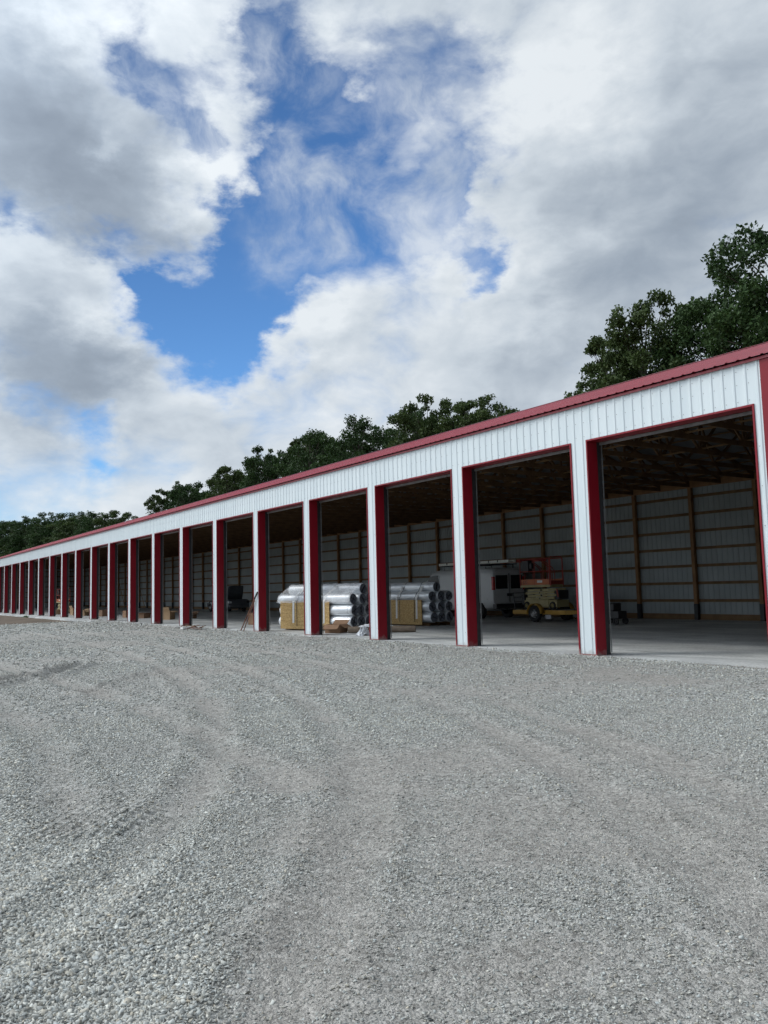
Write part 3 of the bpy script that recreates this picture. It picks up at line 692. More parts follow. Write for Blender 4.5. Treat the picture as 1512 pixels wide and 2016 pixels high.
def ladder(x0, x1, y0, y1, z, m, label):
    mb = MB()
    for y in (y0, y1): mb.box(x0, x1, y - .018, y + .018, z, z + .12)
    x = x0 + .15
    while x < x1: mb.tube([(x, y0, z + .042), (x, y1, z + .042)], .018, 8); x += .3
    for q in range(1, int((x1 - x0) / .62)):
        for y in (y0, y1): mb.box(x0 + q * .62, x0 + q * .62 + .07, y - .021, y + .021, z + .03, z + .124, 1)
    return tag(mb.build('ladder', [M[m], M['dark']]), label, 'ladder', 'ladders on the van roof rack')
ladder(-32.3, -27.2, 11.5, 11.92, 2.545, 'ladder', 'pale ladder lying lengthwise on the roof rack of the white van')
ladder(-28.9, -25.9, 12.1, 12.5, 2.545, 'ladder_red', 'red ladder overhanging the rear of the white van roof')

# trailer
T = thing('trailer', 'low yellow single-axle trailer carrying the cream and orange lift behind the van', 'trailer', (-24.62, 11.4, 0), 0)
mb = MB()
for s in (-1, 1): mb.box(-1.5, 1.55, s * .72 - .04, s * .72 + .04, .30, .47)
mb.add([(1.55, -.76, .30), (1.55, -.68, .30), (2.2, -.1, .33), (2.2, -.02, .33), (1.55, -.76, .47), (1.55, -.68, .47), (2.2, -.1, .45), (2.2, -.02, .45)], [(0, 1, 3, 2), (4, 6, 7, 5), (0, 4, 5, 1), (2, 3, 7, 6), (0, 2, 6, 4), (1, 5, 7, 3)])
mb.add([(1.55, .76, .30), (1.55, .68, .30), (2.2, .1, .33), (2.2, .02, .33), (1.55, .76, .47), (1.55, .68, .47), (2.2, .1, .45), (2.2, .02, .45)], [(0, 1, 3, 2), (4, 6, 7, 5), (0, 4, 5, 1), (2, 3, 7, 6), (0, 2, 6, 4), (1, 5, 7, 3)])
for x in (-1.46, -.6, .4, 1.5): mb.box(x - .04, x + .04, -.68, .68, .32, .45)
mb.box(2.1, 2.75, -.05, .05, .34, .44)
mb.build('frame', M['trailer'], T)
mb = MB(); mb.box(-1.5, 1.5, -.675, .675, .455, .475); mb.build('deck', M['galv'], T)
for s in (-1, 1):
    wheel(T, 0, s * .90, .335, .2, 'chrome', s)
    mb = MB(); n = 14; vs = []
    for k in range(n + 1):
        a = math.pi * k / n
        for y in (s * .765, s * 1.02): vs.append((.41 * math.cos(a), y, .34 + .41 * math.sin(a)))
    mb.add(vs, [(2 * k, 2 * k + 1, 2 * k + 3, 2 * k + 2) for k in range(n)])
    o = mb.build('fender', M['trailer'], T, smooth=True); sm = o.modifiers.new('s', 'SOLIDIFY'); sm.thickness = .012
    mb = MB(); mb.box(.47, .78, s * .79 - .01, s * .79 + .01, .12, .29); mb.build('side_plate', M['plate'], T)
mb = MB()
mb.bar((-1.5, -.6, .47), (-1.62, -.6, 1.2), .04, .04); mb.bar((-1.5, .6, .47), (-1.62, .6, 1.2), .04, .04)
for z in (.6, .8, 1.0, 1.18): mb.bar((-1.52 - (z - .47) * .16, -.6, z), (-1.52 - (z - .47) * .16, .6, z), .025, .025)
mb.build('loading_ramp', M['dark'], T)
mb = MB(); mb.tube([(2.3, 0, .02), (2.3, 0, .62)], .03, 10); mb.lathe([(-.02, 0.001), (-.02, .1), (.02, .1), (.02, .001)], 'y', 14, 0, (2.3, 0, .1)); mb.build('jack', M['dark'], T)

def text_mesh(s, size, parent, loc, rot, m, name):
    c = bpy.data.curves.new(name, 'FONT'); c.body = s; c.size = size; c.extrude = .002; c.align_x = 'CENTER'; c.align_y = 'CENTER'
    o = bpy.data.objects.new(name, c); col.objects.link(o); bpy.context.view_layer.update()
    dg = bpy.context.evaluated_depsgraph_get(); me = bpy.data.meshes.new_from_object(o.evaluated_get(dg), depsgraph=dg)
    bpy.data.objects.remove(o); me.materials.clear(); me.materials.append(m)
    n = bpy.data.objects.new(name, me); col.objects.link(n); n.parent = parent; n.location = loc; n.rotation_euler = rot; return n
def lift(loc, label, z0=0.0):
    S = thing('scissor_lift', label, 'lift', loc, 0, 'scissor lifts parked inside')
    mb = MB(); mb.box(-.95, .95, -.36, .36, .10, .40); mb.box(-.62, .5, -.39, -.362, .08, .42); mb.box(-.62, .5, .362, .39, .08, .42)
    mb.build('chassis', M['cream'], S, bevel=.015)
    for x in (-.78, .72):
        for s in (-1, 1): wheel(S, x, s * .34, .17, .12, 'cream', s, .6)
    for i in range(4):
        z = .47 + i * .115
        for s in (-1, 1):
            mb = MB(); a, b = ((-.88, .78) if i % 2 == 0 else (-.8, .86)); mb.bar((a, s * (.30 - .03 * (i % 2)), z - .02), (b, s * (.30 - .03 * (i % 2)), z + .02), .05, .095)
            mb.tube([((a + b) / 2, s * .25, z), ((a + b) / 2, s * .335, z)], .03, 10, 1); mb.build('scissor_arm', [M['cream'], M['dark']], S)
    mb = MB(); mb.box(-1.15, .62, -.38, .38, .93, 1.03); mb.build('platform', M['cream'], S, bevel=.01)
    for s in (-1, 1):
        mb = MB(); mb.box(-1.05, .6, s * .385 - .008, s * .385 + .008, 1.035, 1.27); mb.build('toe_board', M['orange'], S)
    text_mesh('JLG', .19, S, (-.82, -.397, 1.15), (R(90), 0, 0), M['dark'], 'lettering')
    mb = MB(); mb.box(-.1, .2, -.397, -.394, 1.12, 1.22); mb.build('sticker', M['webbing'], S)
    for s in (-1, 1):
        y = s * .38
        mb = MB(); mb.tube([(-1.12, y, .98), (-1.12, y, 2.1), (-1.1, y, 2.13), (.58, y, 2.13), (.61, y, 2.1), (.61, y, 1.03)], .021, 8)
        mb.tube([(-1.12, y, 1.6), (.61, y, 1.6)], .018, 8); mb.tube([(-.25, y, 1.03), (-.25, y, 2.13)], .018, 8); mb.build('guardrail', M['red_rail'], S)
    mb = MB(); mb.box(.622, .638, -.36, .36, 1.035, 1.2); mb.build('toe_board', M['red_rail'], S)
    mb = MB(); mb.tube([(.66, -.37, 1.0), (.65, -.36, 2.12), (.64, -.31, 2.19), (.64, .31, 2.19), (.65, .36, 2.12), (.66, .37, 1.0)], .024, 8); mb.tube([(.65, -.36, 1.6), (.65, .36, 1.6)], .018, 8)
    mb.build('end_gate', M['red_rail'], S)
    for x in (-1.12,):
        mb = MB(); mb.tube([(x, -.38, 2.11), (x, .38, 2.11)], .02, 8); mb.tube([(x, -.38, 1.58), (x, .38, 1.58)], .018, 8)
        if x < 0: mb.tube([(x, -.1, 1.03), (x, -.1, 2.11)], .016, 8)
        mb.build('end_rail', M['red_rail'], S)
    mb = MB()
    for q in (-.55, -.42, .1, .25): mb.tube([(q, .3, 1.05), (q, .3, 1.55), (q - .08, .25, 1.75), (q - .34, .0, 2.05)], .018, 8)
    mb.build('folded_rail', M['red_rail'], S)
    mb = MB(); mb.box(-1.06, -.66, -.34, -.1, 1.55, 2.07); mb.box(-.66, -.5, -.3, -.14, 1.72, 1.95); mb.build('control_box', M['dark'], S, bevel=.015)
    mb = MB(); mb.box(.78, 1.02, -.28, .28, .42, .8); mb.build('battery_box', M['dark'], S, bevel=.01)
    mb = MB(); mb.box(-1.12, -.96, -.34, .34, .2, .62); mb.build('step_box', M['dark'], S, bevel=.01)
    mb = MB(); mb.bar((.92, -.3, .85), (.98, -.3, .52), .03, .05); mb.build('lift_cylinder', M['red_rail'], S)
    return S
lift((-24.86, 11.4, .476), 'cream and orange lift with red rails riding on the yellow trailer')
lift((-75.2, 3.0, 0.0), 'far cream lift with red rails standing on the floor in the distant bays')

# dark sedan with its boot open: local x forward from the rear
S = thing('sedan_car', 'dark sedan with its boot lid raised, parked deep in the building', 'car', (-57.9, 11.95, 0), math.pi)
mb = MB()
loft(mb, [(0, .5, .82, .72, 4), (.05, .36, .92, .84, 5), (.25, .28, .98, .9, 5), (.9, .22, .99, .92, 5), (2.4, .2, .97, .92, 5), (3.3, .22, .95, .91, 5), (4.0, .26, .86, .89, 4.5), (4.5, .32, .76, .82, 4), (4.68, .42, .66, .7, 4)])
body = mb.build('body', M['car_dark'], S, smooth=True); cs = []
MW = Matrix.Translation(S.location) @ Matrix.Rotation(math.pi, 4, 'Z')
for x in (.95, 3.72):
    for s in (-1, 1):
        c = MB(); c.lathe([(-.2, 0.0), (-.2, .37), (.2, .37), (.2, 0.0)], 'y', 28, 0, (x, s * .85, .32)); co = c.build('cutter', M['dark']); co.matrix_world = MW; cs.append(co)
c = MB(); c.box(.2, .95, -.62, .62, .55, 1.3); co = c.build('cutter', M['dark']); co.matrix_world = MW; cs.append(co)
bpy.context.view_layer.update(); cut(body, cs)
mb = MB(); loft(mb, [(1.0, .8, .98, .74, 5), (1.15, .8, 1.10, .74, 5), (1.6, .8, 1.36, .68, 5), (2.2, .8, 1.43, .66, 5), (2.8, .8, 1.38, .67, 5), (3.3, .8, 1.08, .74, 5), (3.45, .8, .96, .76, 5)]); mb.build('cabin_glass', M['glass'], S, smooth=True)
mb = MB(); loft(mb, [(1.55, 1.31, 1.37, .63, 5), (1.7, 1.33, 1.42, .66, 5), (2.2, 1.36, 1.452, .67, 5), (2.75, 1.33, 1.41, .66, 5), (2.85, 1.30, 1.36, .62, 5)]); mb.build('roof', M['car_dark'], S, smooth=True)
for x in (.95, 3.72):
    for s in (-1, 1): wheel(S, x, s * .78, .315, .2, 'chrome', s)
mb = MB(); n = 10; vs = []
for i in range(n + 1):
    u = i / n * 2 - 1
    for q, (dx, z) in enumerate([(.98, 1.02), (.80, 1.45), (.66, 1.86), (.56, 2.0), (.50, 1.96)]): vs.append((dx, u * (.66 - .04 * q * q / 4), z - .05 * u * u * q / 4))
mb.add(vs, [(5 * i + q, 5 * i + q + 1, 5 * i + q + 6, 5 * i + q + 5) for i in range(n) for q in range(4)]); o = mb.build('boot_lid', M['car_dark'], S, smooth=True); sm = o.modifiers.new('s', 'SOLIDIFY'); sm.thickness = .04
for s in (-1, 1):
    mb = MB(); mb.box(-.005, .2, s * .72 - .13, s * .72 + .13, .66, .82); mb.build('tail_lamp', M['lamp'] if s > 0 else M['dark'], S, bevel=.02)
    mb = MB(); mb.box(4.35, 4.6, s * .62 - .12, s * .62 + .12, .55, .68); mb.build('headlight', M['lamp'], S, bevel=.02)
mb = MB(); mb.box(-.05, .15, -.8, .8, .34, .56); mb.build('rear_bumper', M['car_dark'], S, bevel=.05)

# dark covered heap between the car and the silver rolls
mb = MB(); rs = np.random.default_rng(4)
loft(mb, [(-.75, 0.0, .35, .3, 3), (-.6, 0, .9, .5, 3), (-.2, 0, 1.18, .62, 3.2), (.3, 0, 1.12, .6, 3), (.62, 0, .8, .5, 3), (.8, 0, .3, .3, 3)], m=24); mb.v = [(a + rs.normal(0, .02), b + rs.normal(0, .02), max(.003, c + rs.normal(0, .02))) for a, b, c in mb.v]
o = mb.build('tarp_heap', M['tarp'], smooth=True); o.location = (-47.4, 11.3, 0); tag(o, 'low black covered heap in the shade, left of the silver roll pallets', 'heap')
# pale panels stacked behind the lift trailer
P = thing('panel_stack', 'pale grey stack of ribbed sheets standing behind the yellow trailer', 'sheets', (-24.9, 13.6, 0))
mb = MB()
for z in (.0,): [mb.box(-.65 + .55 * i, -.55 + .55 * i, -.5, .5, .002, .3) for i in range(3)]
mb.build('blocking', M['wood2'], P); mb = MB()
for i in range(14): mb.box(-.75 + .01 * (i % 3), .62 + .015 * (i % 2), -.46, .46, .305 + i * .052, .305 + i * .052 + .04)
mb.build('sheet_pile', M['lining'], P)
# dark cart right of the first pillar
K = thing('tool_chest', 'low dark chest on small wheels in the shade, half hidden by a pillar', 'chest', (-20.3, 10.2, 0), R(10))
mb = MB(); mb.box(-.45, .4, -.3, .3, .22, .5); mb.box(-.4, .2, -.27, .27, .5, .78); mb.build('chest_body', M['dark'], K, bevel=.03)
for x in (-.33, .3):
    for s in (-1, 1): wheel(K, x, s * .33, .13, .06, 'dark', s)

# leaning poles, scraps
mb = MB(); mb.tube([(-30.05, -.16, .01), (-28.72, -.05, 1.50)], .022, 8); mb.tube([(-28.95, -.07, 1.24), (-28.72, -.05, 1.50)], .032, 8, 1)
tag(mb.build('leaning_pole', [M['scrap'], M['dark']]), 'dark-tipped red pole leaning on a white pillar left of the wrapped rolls', 'pole', 'poles leaning on a pillar')
mb = MB(); mb.tube([(-29.6, -.25, .0), (-28.95, -.06, 1.18)], .017, 8)
tag(mb.build('leaning_pole', M['scrap']), 'shorter thin rusty pole leaning on the same pillar, in front of the other', 'pole', 'poles leaning on a pillar')
mb = MB(); mb.bar((-36.2, 3.6, .02), (-36.75, 3.2, .30), .05, .05)
tag(mb.build('dark_stick', M['dark']), 'short dark stick propped up beside the reddish box', 'stick')
Q = thing('scrap_pile', 'little heap of brown scrap strips on the gravel edge beside a pillar', 'scrap heap', (-33.55, -.75, 0), R(5))
for i in range(14):
    a = random.uniform(-.7, .7); L = random.uniform(.25, .75); c = Vector((random.uniform(-.7, .7), random.uniform(-.25, .25), random.uniform(.02, .14))); u = Vector((math.cos(a), math.sin(a), random.uniform(-.15, .3)))
    mb = MB(); mb.bar(c - u * L / 2 + Vector((0, 0, .02)), c + u * L / 2, random.uniform(.03, .09), .012); o = mb.build('scrap_strip', M['scrap'] if i % 3 else M['wood2'], Q)
mb = MB(); mb.bar((-1.7, -.1, .02), (-.55, .02, .04), .05, .02); mb.build('scrap_strip', M['dark'], Q)
mb = MB(); mb.box(-.75, -.5, -.3, -.15, 0, .07); mb.build('white_scrap', M['webbing'], Q)

# weed on the dirt
rs = np.random.default_rng(9); n = 160; c = np.stack([rs.normal(0, .28, n), rs.normal(0, .22, n), np.abs(rs.normal(0, .12, n))], -1)
d1 = rs.normal(size=(n, 3)); d1 /= np.linalg.norm(d1, axis=1)[:, None]; d2 = np.cross(d1, rs.normal(size=(n, 3))); d2 /= np.linalg.norm(d2, axis=1)[:, None]
Vv = np.stack([c - d1 * .08, c + d2 * .035, c + d1 * .08, c - d2 * .035], 1).reshape(-1, 3); o = numpy_mesh('weed_plant', Vv, np.arange(4 * n).reshape(-1, 4), M['weed'], {'tint': ('FLOAT', np.repeat(rs.random(n), 4))})
o.location = (-66.5, -1.6, .0); o.scale = (.5, .5, .5); tag(o, 'small green weed at the edge of the brown dirt by the slab', 'weed')

# ------------------------------------------------------------------ trees
def tree_proto(seed, h, rad, base, nclump, leaf, m, lpc=260):
    rs = np.random.default_rng(seed); pyr = random.Random(seed)
    tb = MB(); top = Vector((rs.normal(0, .3), rs.normal(0, .3), h * .8))
    tp = [Vector((0, 0, -.3)), Vector((rs.normal(0, .1), rs.normal(0, .1), h * .25)), Vector((rs.normal(0, .25), rs.normal(0, .25), h * .52)), top]
    tb.tube(tp, [.034 * h * .5, .024 * h * .5, .016 * h * .5, .03], 8)
    C = []
    for i in range(nclump):
        for _ in range(40):
            a = rs.uniform(0, 2 * np.pi); t = rs.uniform(0, 1) ** .6; env = rad * math.sqrt(max(.06, 1 - ((t - .55) / .52) ** 2)) * (.86 + .22 * math.sin(3 * a + seed) * math.sin(2.1 * a - seed))
            rr = env * math.sqrt(rs.uniform(.12, 1)); p = np.array([rr * math.cos(a), rr * math.sin(a), base + (h - base) * t * .96])
            if all(np.linalg.norm((p - q[0]) / (1, 1, .8)) > .55 * q[1] for q in C): break
        r = rs.uniform(.095, .20) * rad * 1.15 * (1 - .38 * t); C.append((p, r))
    for p, r in C[::2]:
        z = min(max(p[2] - .55 * math.hypot(p[0], p[1]) - .3, h * .2), h * .76); k = z / (h * .8)
        s = tp[1].lerp(top, max(0, min(1, (z - h * .25) / (h * .55)))); mid = s.lerp(Vector(p), .55) + Vector((0, 0, .25))
        tb.tube([s, mid, Vector(p)], [.05 + .05 * (1 - k), .04, .014], 5, caps=False)
    cs = []; tn = []
    for p, r in C:
        n = int(lpc * (r / (.145 * rad * 1.15)) ** 2); u = rs.normal(size=(n, 3)); u /= np.linalg.norm(u, axis=1)[:, None]; q = rs.uniform(.25, 1, n) ** .6
        lump = 1 + .35 * np.sin(u[:, 0] * 5 + seed) * np.sin(u[:, 1] * 4 + p[0])
        pos = p + u * (q * r * lump)[:, None] * np.array([1.1, 1.1, .78]); cs.append(pos); tn.append(np.clip(.42 + rs.normal(0, .13) + rs.normal(0, .22, n), 0, 1))
    n = 9000; a = rs.uniform(0, 2 * np.pi, n); t = rs.uniform(.1, .9, n); rr = rad * .82 * np.sqrt(np.clip(1 - ((t - .55) / .5) ** 2, 0, 1)) * np.sqrt(rs.uniform(0, 1, n))
    z = base + (h - base) * t * .93; p = np.stack([rr * np.cos(a), rr * np.sin(a), z], -1)
    cl_ = np.sin(p[:, 0] * 1.9 + seed) + np.sin(p[:, 1] * 2.1 - seed) + np.sin(p[:, 2] * 1.7 + 2 * seed); p = p[cl_ > -.7]
    cs.append(p); tn.append(np.clip(.3 + rs.normal(0, .2, len(p)), 0, 1))
    c = np.concatenate(cs); tn = np.concatenate(tn); n = len(c)
    nm = rs.normal(size=(n, 3)) + np.array([0, 0, .7]); nm /= np.linalg.norm(nm, axis=1)[:, None]; d1 = np.cross(nm, rs.normal(size=(n, 3))); d1 /= np.linalg.norm(d1, axis=1)[:, None]; d2 = np.cross(nm, d1)
    L = leaf * rs.uniform(.6, 1.3, n)[:, None]; droop = nm * L * .25
    Vv = np.stack([c - d1 * L, c + d2 * L * .55 - droop * .2, c + d1 * L - droop, c - d2 * L * .55 - droop * .2], 1).reshape(-1, 3)
    root = bpy.data.objects.new('broadleaf_tree', None); col.objects.link(root)
    tb.build('trunk', M['bark'], root, smooth=True)
    numpy_mesh('crown', Vv, np.arange(4 * n).reshape(-1, 4), M[m], {'tint': ('FLOAT', np.repeat(tn, 4))}, parent=root)
    return root
protos = [tree_proto(1, 20, 5.6, 5.5, 120, .13, 'leaf_a', 380), tree_proto(2, 20, 5.0, 5.0, 110, .14, 'leaf_b', 360), tree_proto(3, 20, 5.3, 6.0, 115, .135, 'leaf_a', 380), tree_proto(5, 20, 4.5, 5.0, 100, .145, 'leaf_b', 340), tree_proto(8, 20, 5.2, 4.5, 115, .145, 'leaf_a', 360)]
used = set()
def place(pi, x, y, h, w, rz, label, group):
    o = protos[pi] if pi not in used else copy_tree(protos[pi]); used.add(pi)
    o.location = (x, y, -.5); s = h / 19.2; o.scale = (s * w, s * w, s); o.rotation_euler = (0, 0, rz); tag(o, label, 'tree', group)
g1 = 'tall trees behind the right end of the roof'
place(0, -23.6, 29.5, 21.2, .92, .3, 'tallest tree, cut by the right edge of the photo above the red roof', g1)
place(2, -29.2, 30.5, 18.9, .84, 2.1, 'broad dark tree just left of the tallest tree', g1)
place(1, -32.8, 29.0, 19.6, .84, 4.0, 'middle tree of the right-hand clump above the nearest bays', g1)
place(3, -36.3, 30.0, 18.4, .82, 1.0, 'narrow tree near the left side of the right-hand clump', g1)
place(4, -39.2, 31.0, 15.6, .6, 5.1, 'lowest tree of the right-hand clump, with a branch reaching left', g1)
g2 = 'row of trees behind the middle of the roof'
mid = [(-50.2, 17.2, 1), (-53.6, 17.2, 3), (-56.4, 18.6, 1), (-61.3, 17.7, 2), (-65.3, 17.3, 4), (-68.3, 18.4, 0), (-72.0, 17.6, 3), (-76.2, 18.9, 2), (-80.2, 18.7, 1), (-84.2, 20.2, 0), (-89.6, 19.3, 4), (-94.5, 18.3, 2), (-99.4, 18.7, 3), (-105.5, 18.2, 1), (-111.5, 17.6, 0), (-117.5, 18.3, 4), (-122.5, 18.0, 2), (-127.0, 18.6, 3)]
ordn = ['first', 'second', 'third', 'fourth', 'fifth', 'sixth', 'seventh', 'eighth', 'ninth']
kinds = ['dense dark', 'olive green', 'dark round', 'slim olive', 'dark bushy']
for i, (x, h, p) in enumerate(mid):
    j = len(mid) - 1 - i
    w_ = f'{ordn[i]} from the right' if i < 9 else f'{ordn[j]} from the left'
    place(p, x, 30 + [0, 2, -1, 1.5, 3][i % 5], h + [.1, .5, -.5, .5, -.2][i % 5], [.92, .86, .9, .84, .9][p], i * 1.7, f'{kinds[p]} tree behind the middle of the roof, {w_} in that row', g2)
g3 = 'far trees beyond the left end of the roof'
far = [(-150, 14.6, 3, 36), (-158, 16.6, 1, 31), (-166, 17.2, 2, 36), (-173, 18.2, 0, 31), (-183, 19.0, 4, 34), (-193, 19.8, 1, 31), (-204, 20.4, 2, 33), (-216, 21.6, 0, 31), (-229, 22.2, 3, 33), (-242, 23.2, 4, 30), (-256, 23.8, 1, 32), (-271, 24.6, 2, 30), (-287, 25.6, 0, 31)]
for i, (x, h, p, y) in enumerate(far):
    j = len(far) - 1 - i
    w_ = f'{ordn[i]} from the right' if i < 7 else f'{ordn[j]} from the left'
    place(p, x, y, h + [0, .9, -.9, .6, -1.2, .2][i % 6], [1.25, 1.35, 1.2, 1.4, 1.3][p], i * 2.3 + 1, f'{kinds[p]} tree in the far clump at the left edge, {w_}', g3)

# ------------------------------------------------------------------ light and sky
sun_el, sun_rot = R(44), R(140)
sd = Vector((-math.cos(sun_el) * math.sin(sun_rot), math.cos(sun_el) * math.cos(sun_rot), math.sin(sun_el)))
sl = bpy.data.lights.new('sun', 'SUN'); sl.energy = 1.3; sl.angle = R(14); sl.color = (1, .96, .9)
so = bpy.data.objects.new('sun', sl); col.objects.link(so); so.rotation_euler = (-sd).to_track_quat('-Z', 'Y').to_euler(); so.location = (0, -40, 60)
w = bpy.data.worlds.new('World'); sc.world = w; w.use_nodes = True; nt = w.node_tree; L = nt.links.new
bg = nt.nodes['Background']; bg.inputs['Strength'].default_value = .1
sky = node(nt, 'ShaderNodeTexSky', sky_type='NISHITA'); sky.sun_disc = False; sky.sun_elevation = sun_el; sky.sun_rotation = sun_rot; sky.altitude = 200; sky.air_density = 1.0; sky.dust_density = .6; sky.ozone_density = 2.2
tc = node(nt, 'ShaderNodeTexCoord'); dirv = tc.outputs['Generated']
def mth(op, a, b=None, c=None, clamp=False):
    n = nt.nodes.new('ShaderNodeMath'); n.operation = op; n.use_clamp = clamp
    for i, v in enumerate((a, b, c)):
        if v is None: continue
        if isinstance(v, (int, float)): n.inputs[i].default_value = v
        else: L(v, n.inputs[i])
    return n.outputs[0]
def vec(op, a, b=None, s=None):
    n = nt.nodes.new('ShaderNodeVectorMath'); n.operation = op
    if hasattr(a, 'links'): L(a, n.inputs[0])
    else: n.inputs[0].default_value = a
    if b is not None:
        if hasattr(b, 'links'): L(b, n.inputs[1])
        else: n.inputs[1].default_value = b
    if s is not None:
        if hasattr(s, 'links'): L(s, n.inputs['Scale'])
        else: n.inputs['Scale'].default_value = s
    return n.outputs['Value'] if op in ('DOT_PRODUCT', 'LENGTH') else n.outputs[0]
def nz(v, scale, detail, rough=.55, dist=0.0, out=0):
    n = nt.nodes.new('ShaderNodeTexNoise'); L(v, n.inputs['Vector']); n.inputs['Scale'].default_value = scale; n.inputs['Detail'].default_value = detail
    n.inputs['Roughness'].default_value = rough; n.inputs['Distortion'].default_value = dist; return n.outputs[out]
def sstep(v, a, b):
    n = nt.nodes.new('ShaderNodeMapRange'); n.interpolation_type = 'SMOOTHSTEP'; L(v, n.inputs[0])
    n.inputs['From Min'].default_value = a; n.inputs['From Max'].default_value = b; return n.outputs[0]
# cloud masses are a little wider than tall
lay = vec('MULTIPLY', dirv, (1.0, 1.0, 1.75))
warp = vec('SUBTRACT', nz(lay, 7.0, 3, .6, out=1), (.5, .5, .5)); warp2 = vec('SUBTRACT', nz(lay, 24.0, 6, .62, out=1), (.5, .5, .5))
dw = vec('NORMALIZE', vec('ADD', vec('ADD', dirv, vec('SCALE', warp, s=.11)), vec('SCALE', warp2, s=.075)))
def blobs(lst):
    acc = None
    for d, sg, amp in lst:
        dv = Vector(d).normalized(); k = 1 / (sg * sg)
        e = mth('EXPONENT', mth('MULTIPLY_ADD', vec('DOT_PRODUCT', dw, tuple(dv)), k, -k))
        acc = mth('MULTIPLY', e, amp) if acc is None else mth('MULTIPLY_ADD', e, amp, acc)
    return acc
#SKYDATA
GAPS = [((-0.864, 0.371, 0.340), 0.050, -1.00), ((-0.893, 0.338, 0.298), 0.037, -0.80), ((-0.841, 0.418, 0.342), 0.041, -0.75), ((-0.895, 0.299, 0.331), 0.025, -0.70), ((-0.890, 0.277, 0.362), 0.022, -0.80), ((-0.895, 0.320, 0.311), 0.025, -0.50), ((-0.878, 0.385, 0.285), 0.030, -0.80), ((-0.844, 0.456, 0.281), 0.015, -0.55), ((-0.844, 0.365, 0.393), 0.041, -0.80), ((-0.817, 0.395, 0.420), 0.037, -0.80), ((-0.780, 0.409, 0.474), 0.036, -0.75), ((-0.751, 0.411, 0.517), 0.034, -0.70), ((-0.743, 0.367, 0.559), 0.028, -0.70), ((-0.731, 0.344, 0.589), 0.024, -0.60), ((-0.723, 0.459, 0.517), 0.031, -0.65), ((-0.775, 0.448, 0.446), 0.028, -0.35), ((-0.755, 0.438, 0.488), 0.028, -0.35), ((-0.676, 0.563, 0.475), 0.030, -0.95), ((-0.697, 0.564, 0.442), 0.025, -0.70), ((-0.687, 0.625, 0.370), 0.021, -1.00), ((-0.627, 0.607, 0.488), 0.030, -0.60), ((-0.708, 0.611, 0.353), 0.018, -0.70), ((-0.738, 0.481, 0.474), 0.031, -0.30), ((-0.739, 0.522, 0.425), 0.075, -0.62), ((-0.716, 0.570, 0.403), 0.037, -0.30), ((-0.771, 0.486, 0.411), 0.044, -0.30), ((-0.809, 0.270, 0.522), 0.021, -0.75), ((-0.776, 0.295, 0.558), 0.019, -0.45), ((-0.812, 0.314, 0.492), 0.018, -0.70), ((-0.799, 0.232, 0.555), 0.020, -0.60), ((-0.780, 0.316, 0.540), 0.019, -0.20), ((-0.903, 0.145, 0.404), 0.020, -0.80), ((-0.897, 0.177, 0.406), 0.019, -0.30), ((-0.884, 0.233, 0.406), 0.018, -0.70), ((-0.895, 0.267, 0.358), 0.016, -0.70), ((-0.950, 0.243, 0.196), 0.019, -0.70), ((-0.961, 0.171, 0.218), 0.019, -0.50), ((-0.911, 0.281, 0.303), 0.019, -0.40), ((-0.633, 0.506, 0.585), 0.026, -0.60), ((-0.616, 0.560, 0.554), 0.029, -0.65), ((-0.669, 0.517, 0.534), 0.044, -0.42), ((-0.787, 0.307, 0.535), 0.059, -0.42), ((-0.664, 0.463, 0.587), 0.025, -0.30), ((-0.805, 0.437, 0.401), 0.025, -0.40), ((-0.715, 0.369, 0.594), 0.031, -0.20), ((-0.957, 0.251, 0.145), 0.014, -0.60), ((-0.803, 0.385, 0.454), 0.019, -0.30), ((-0.818, 0.343, 0.461), 0.028, 0.60), ((-0.777, 0.350, 0.523), 0.028, 0.50), ((-0.749, 0.315, 0.583), 0.044, 0.40), ((-0.730, 0.510, 0.455), 0.025, 0.20), ((-0.701, 0.440, 0.561), 0.026, 0.45), ((-0.734, 0.568, 0.372), 0.022, 0.40), ((-0.826, 0.474, 0.306), 0.031, 0.55), ((-0.856, 0.422, 0.297), 0.016, 0.40), ((-0.873, 0.182, 0.454), 0.081, 0.35), ((-0.928, 0.179, 0.326), 0.069, 0.35), ((-0.528, 0.724, 0.445), 0.175, 0.50), ((-0.712, 0.661, 0.238), 0.138, 0.30), ((-0.872, 0.435, 0.222), 0.113, 0.25), ((-0.558, 0.623, 0.549), 0.081, 0.30), ((-0.673, 0.669, 0.315), 0.044, 0.30), ((-0.817, 0.140, 0.559), 0.075, 0.30), ((-0.870, 0.308, 0.385), 0.019, 0.20)]
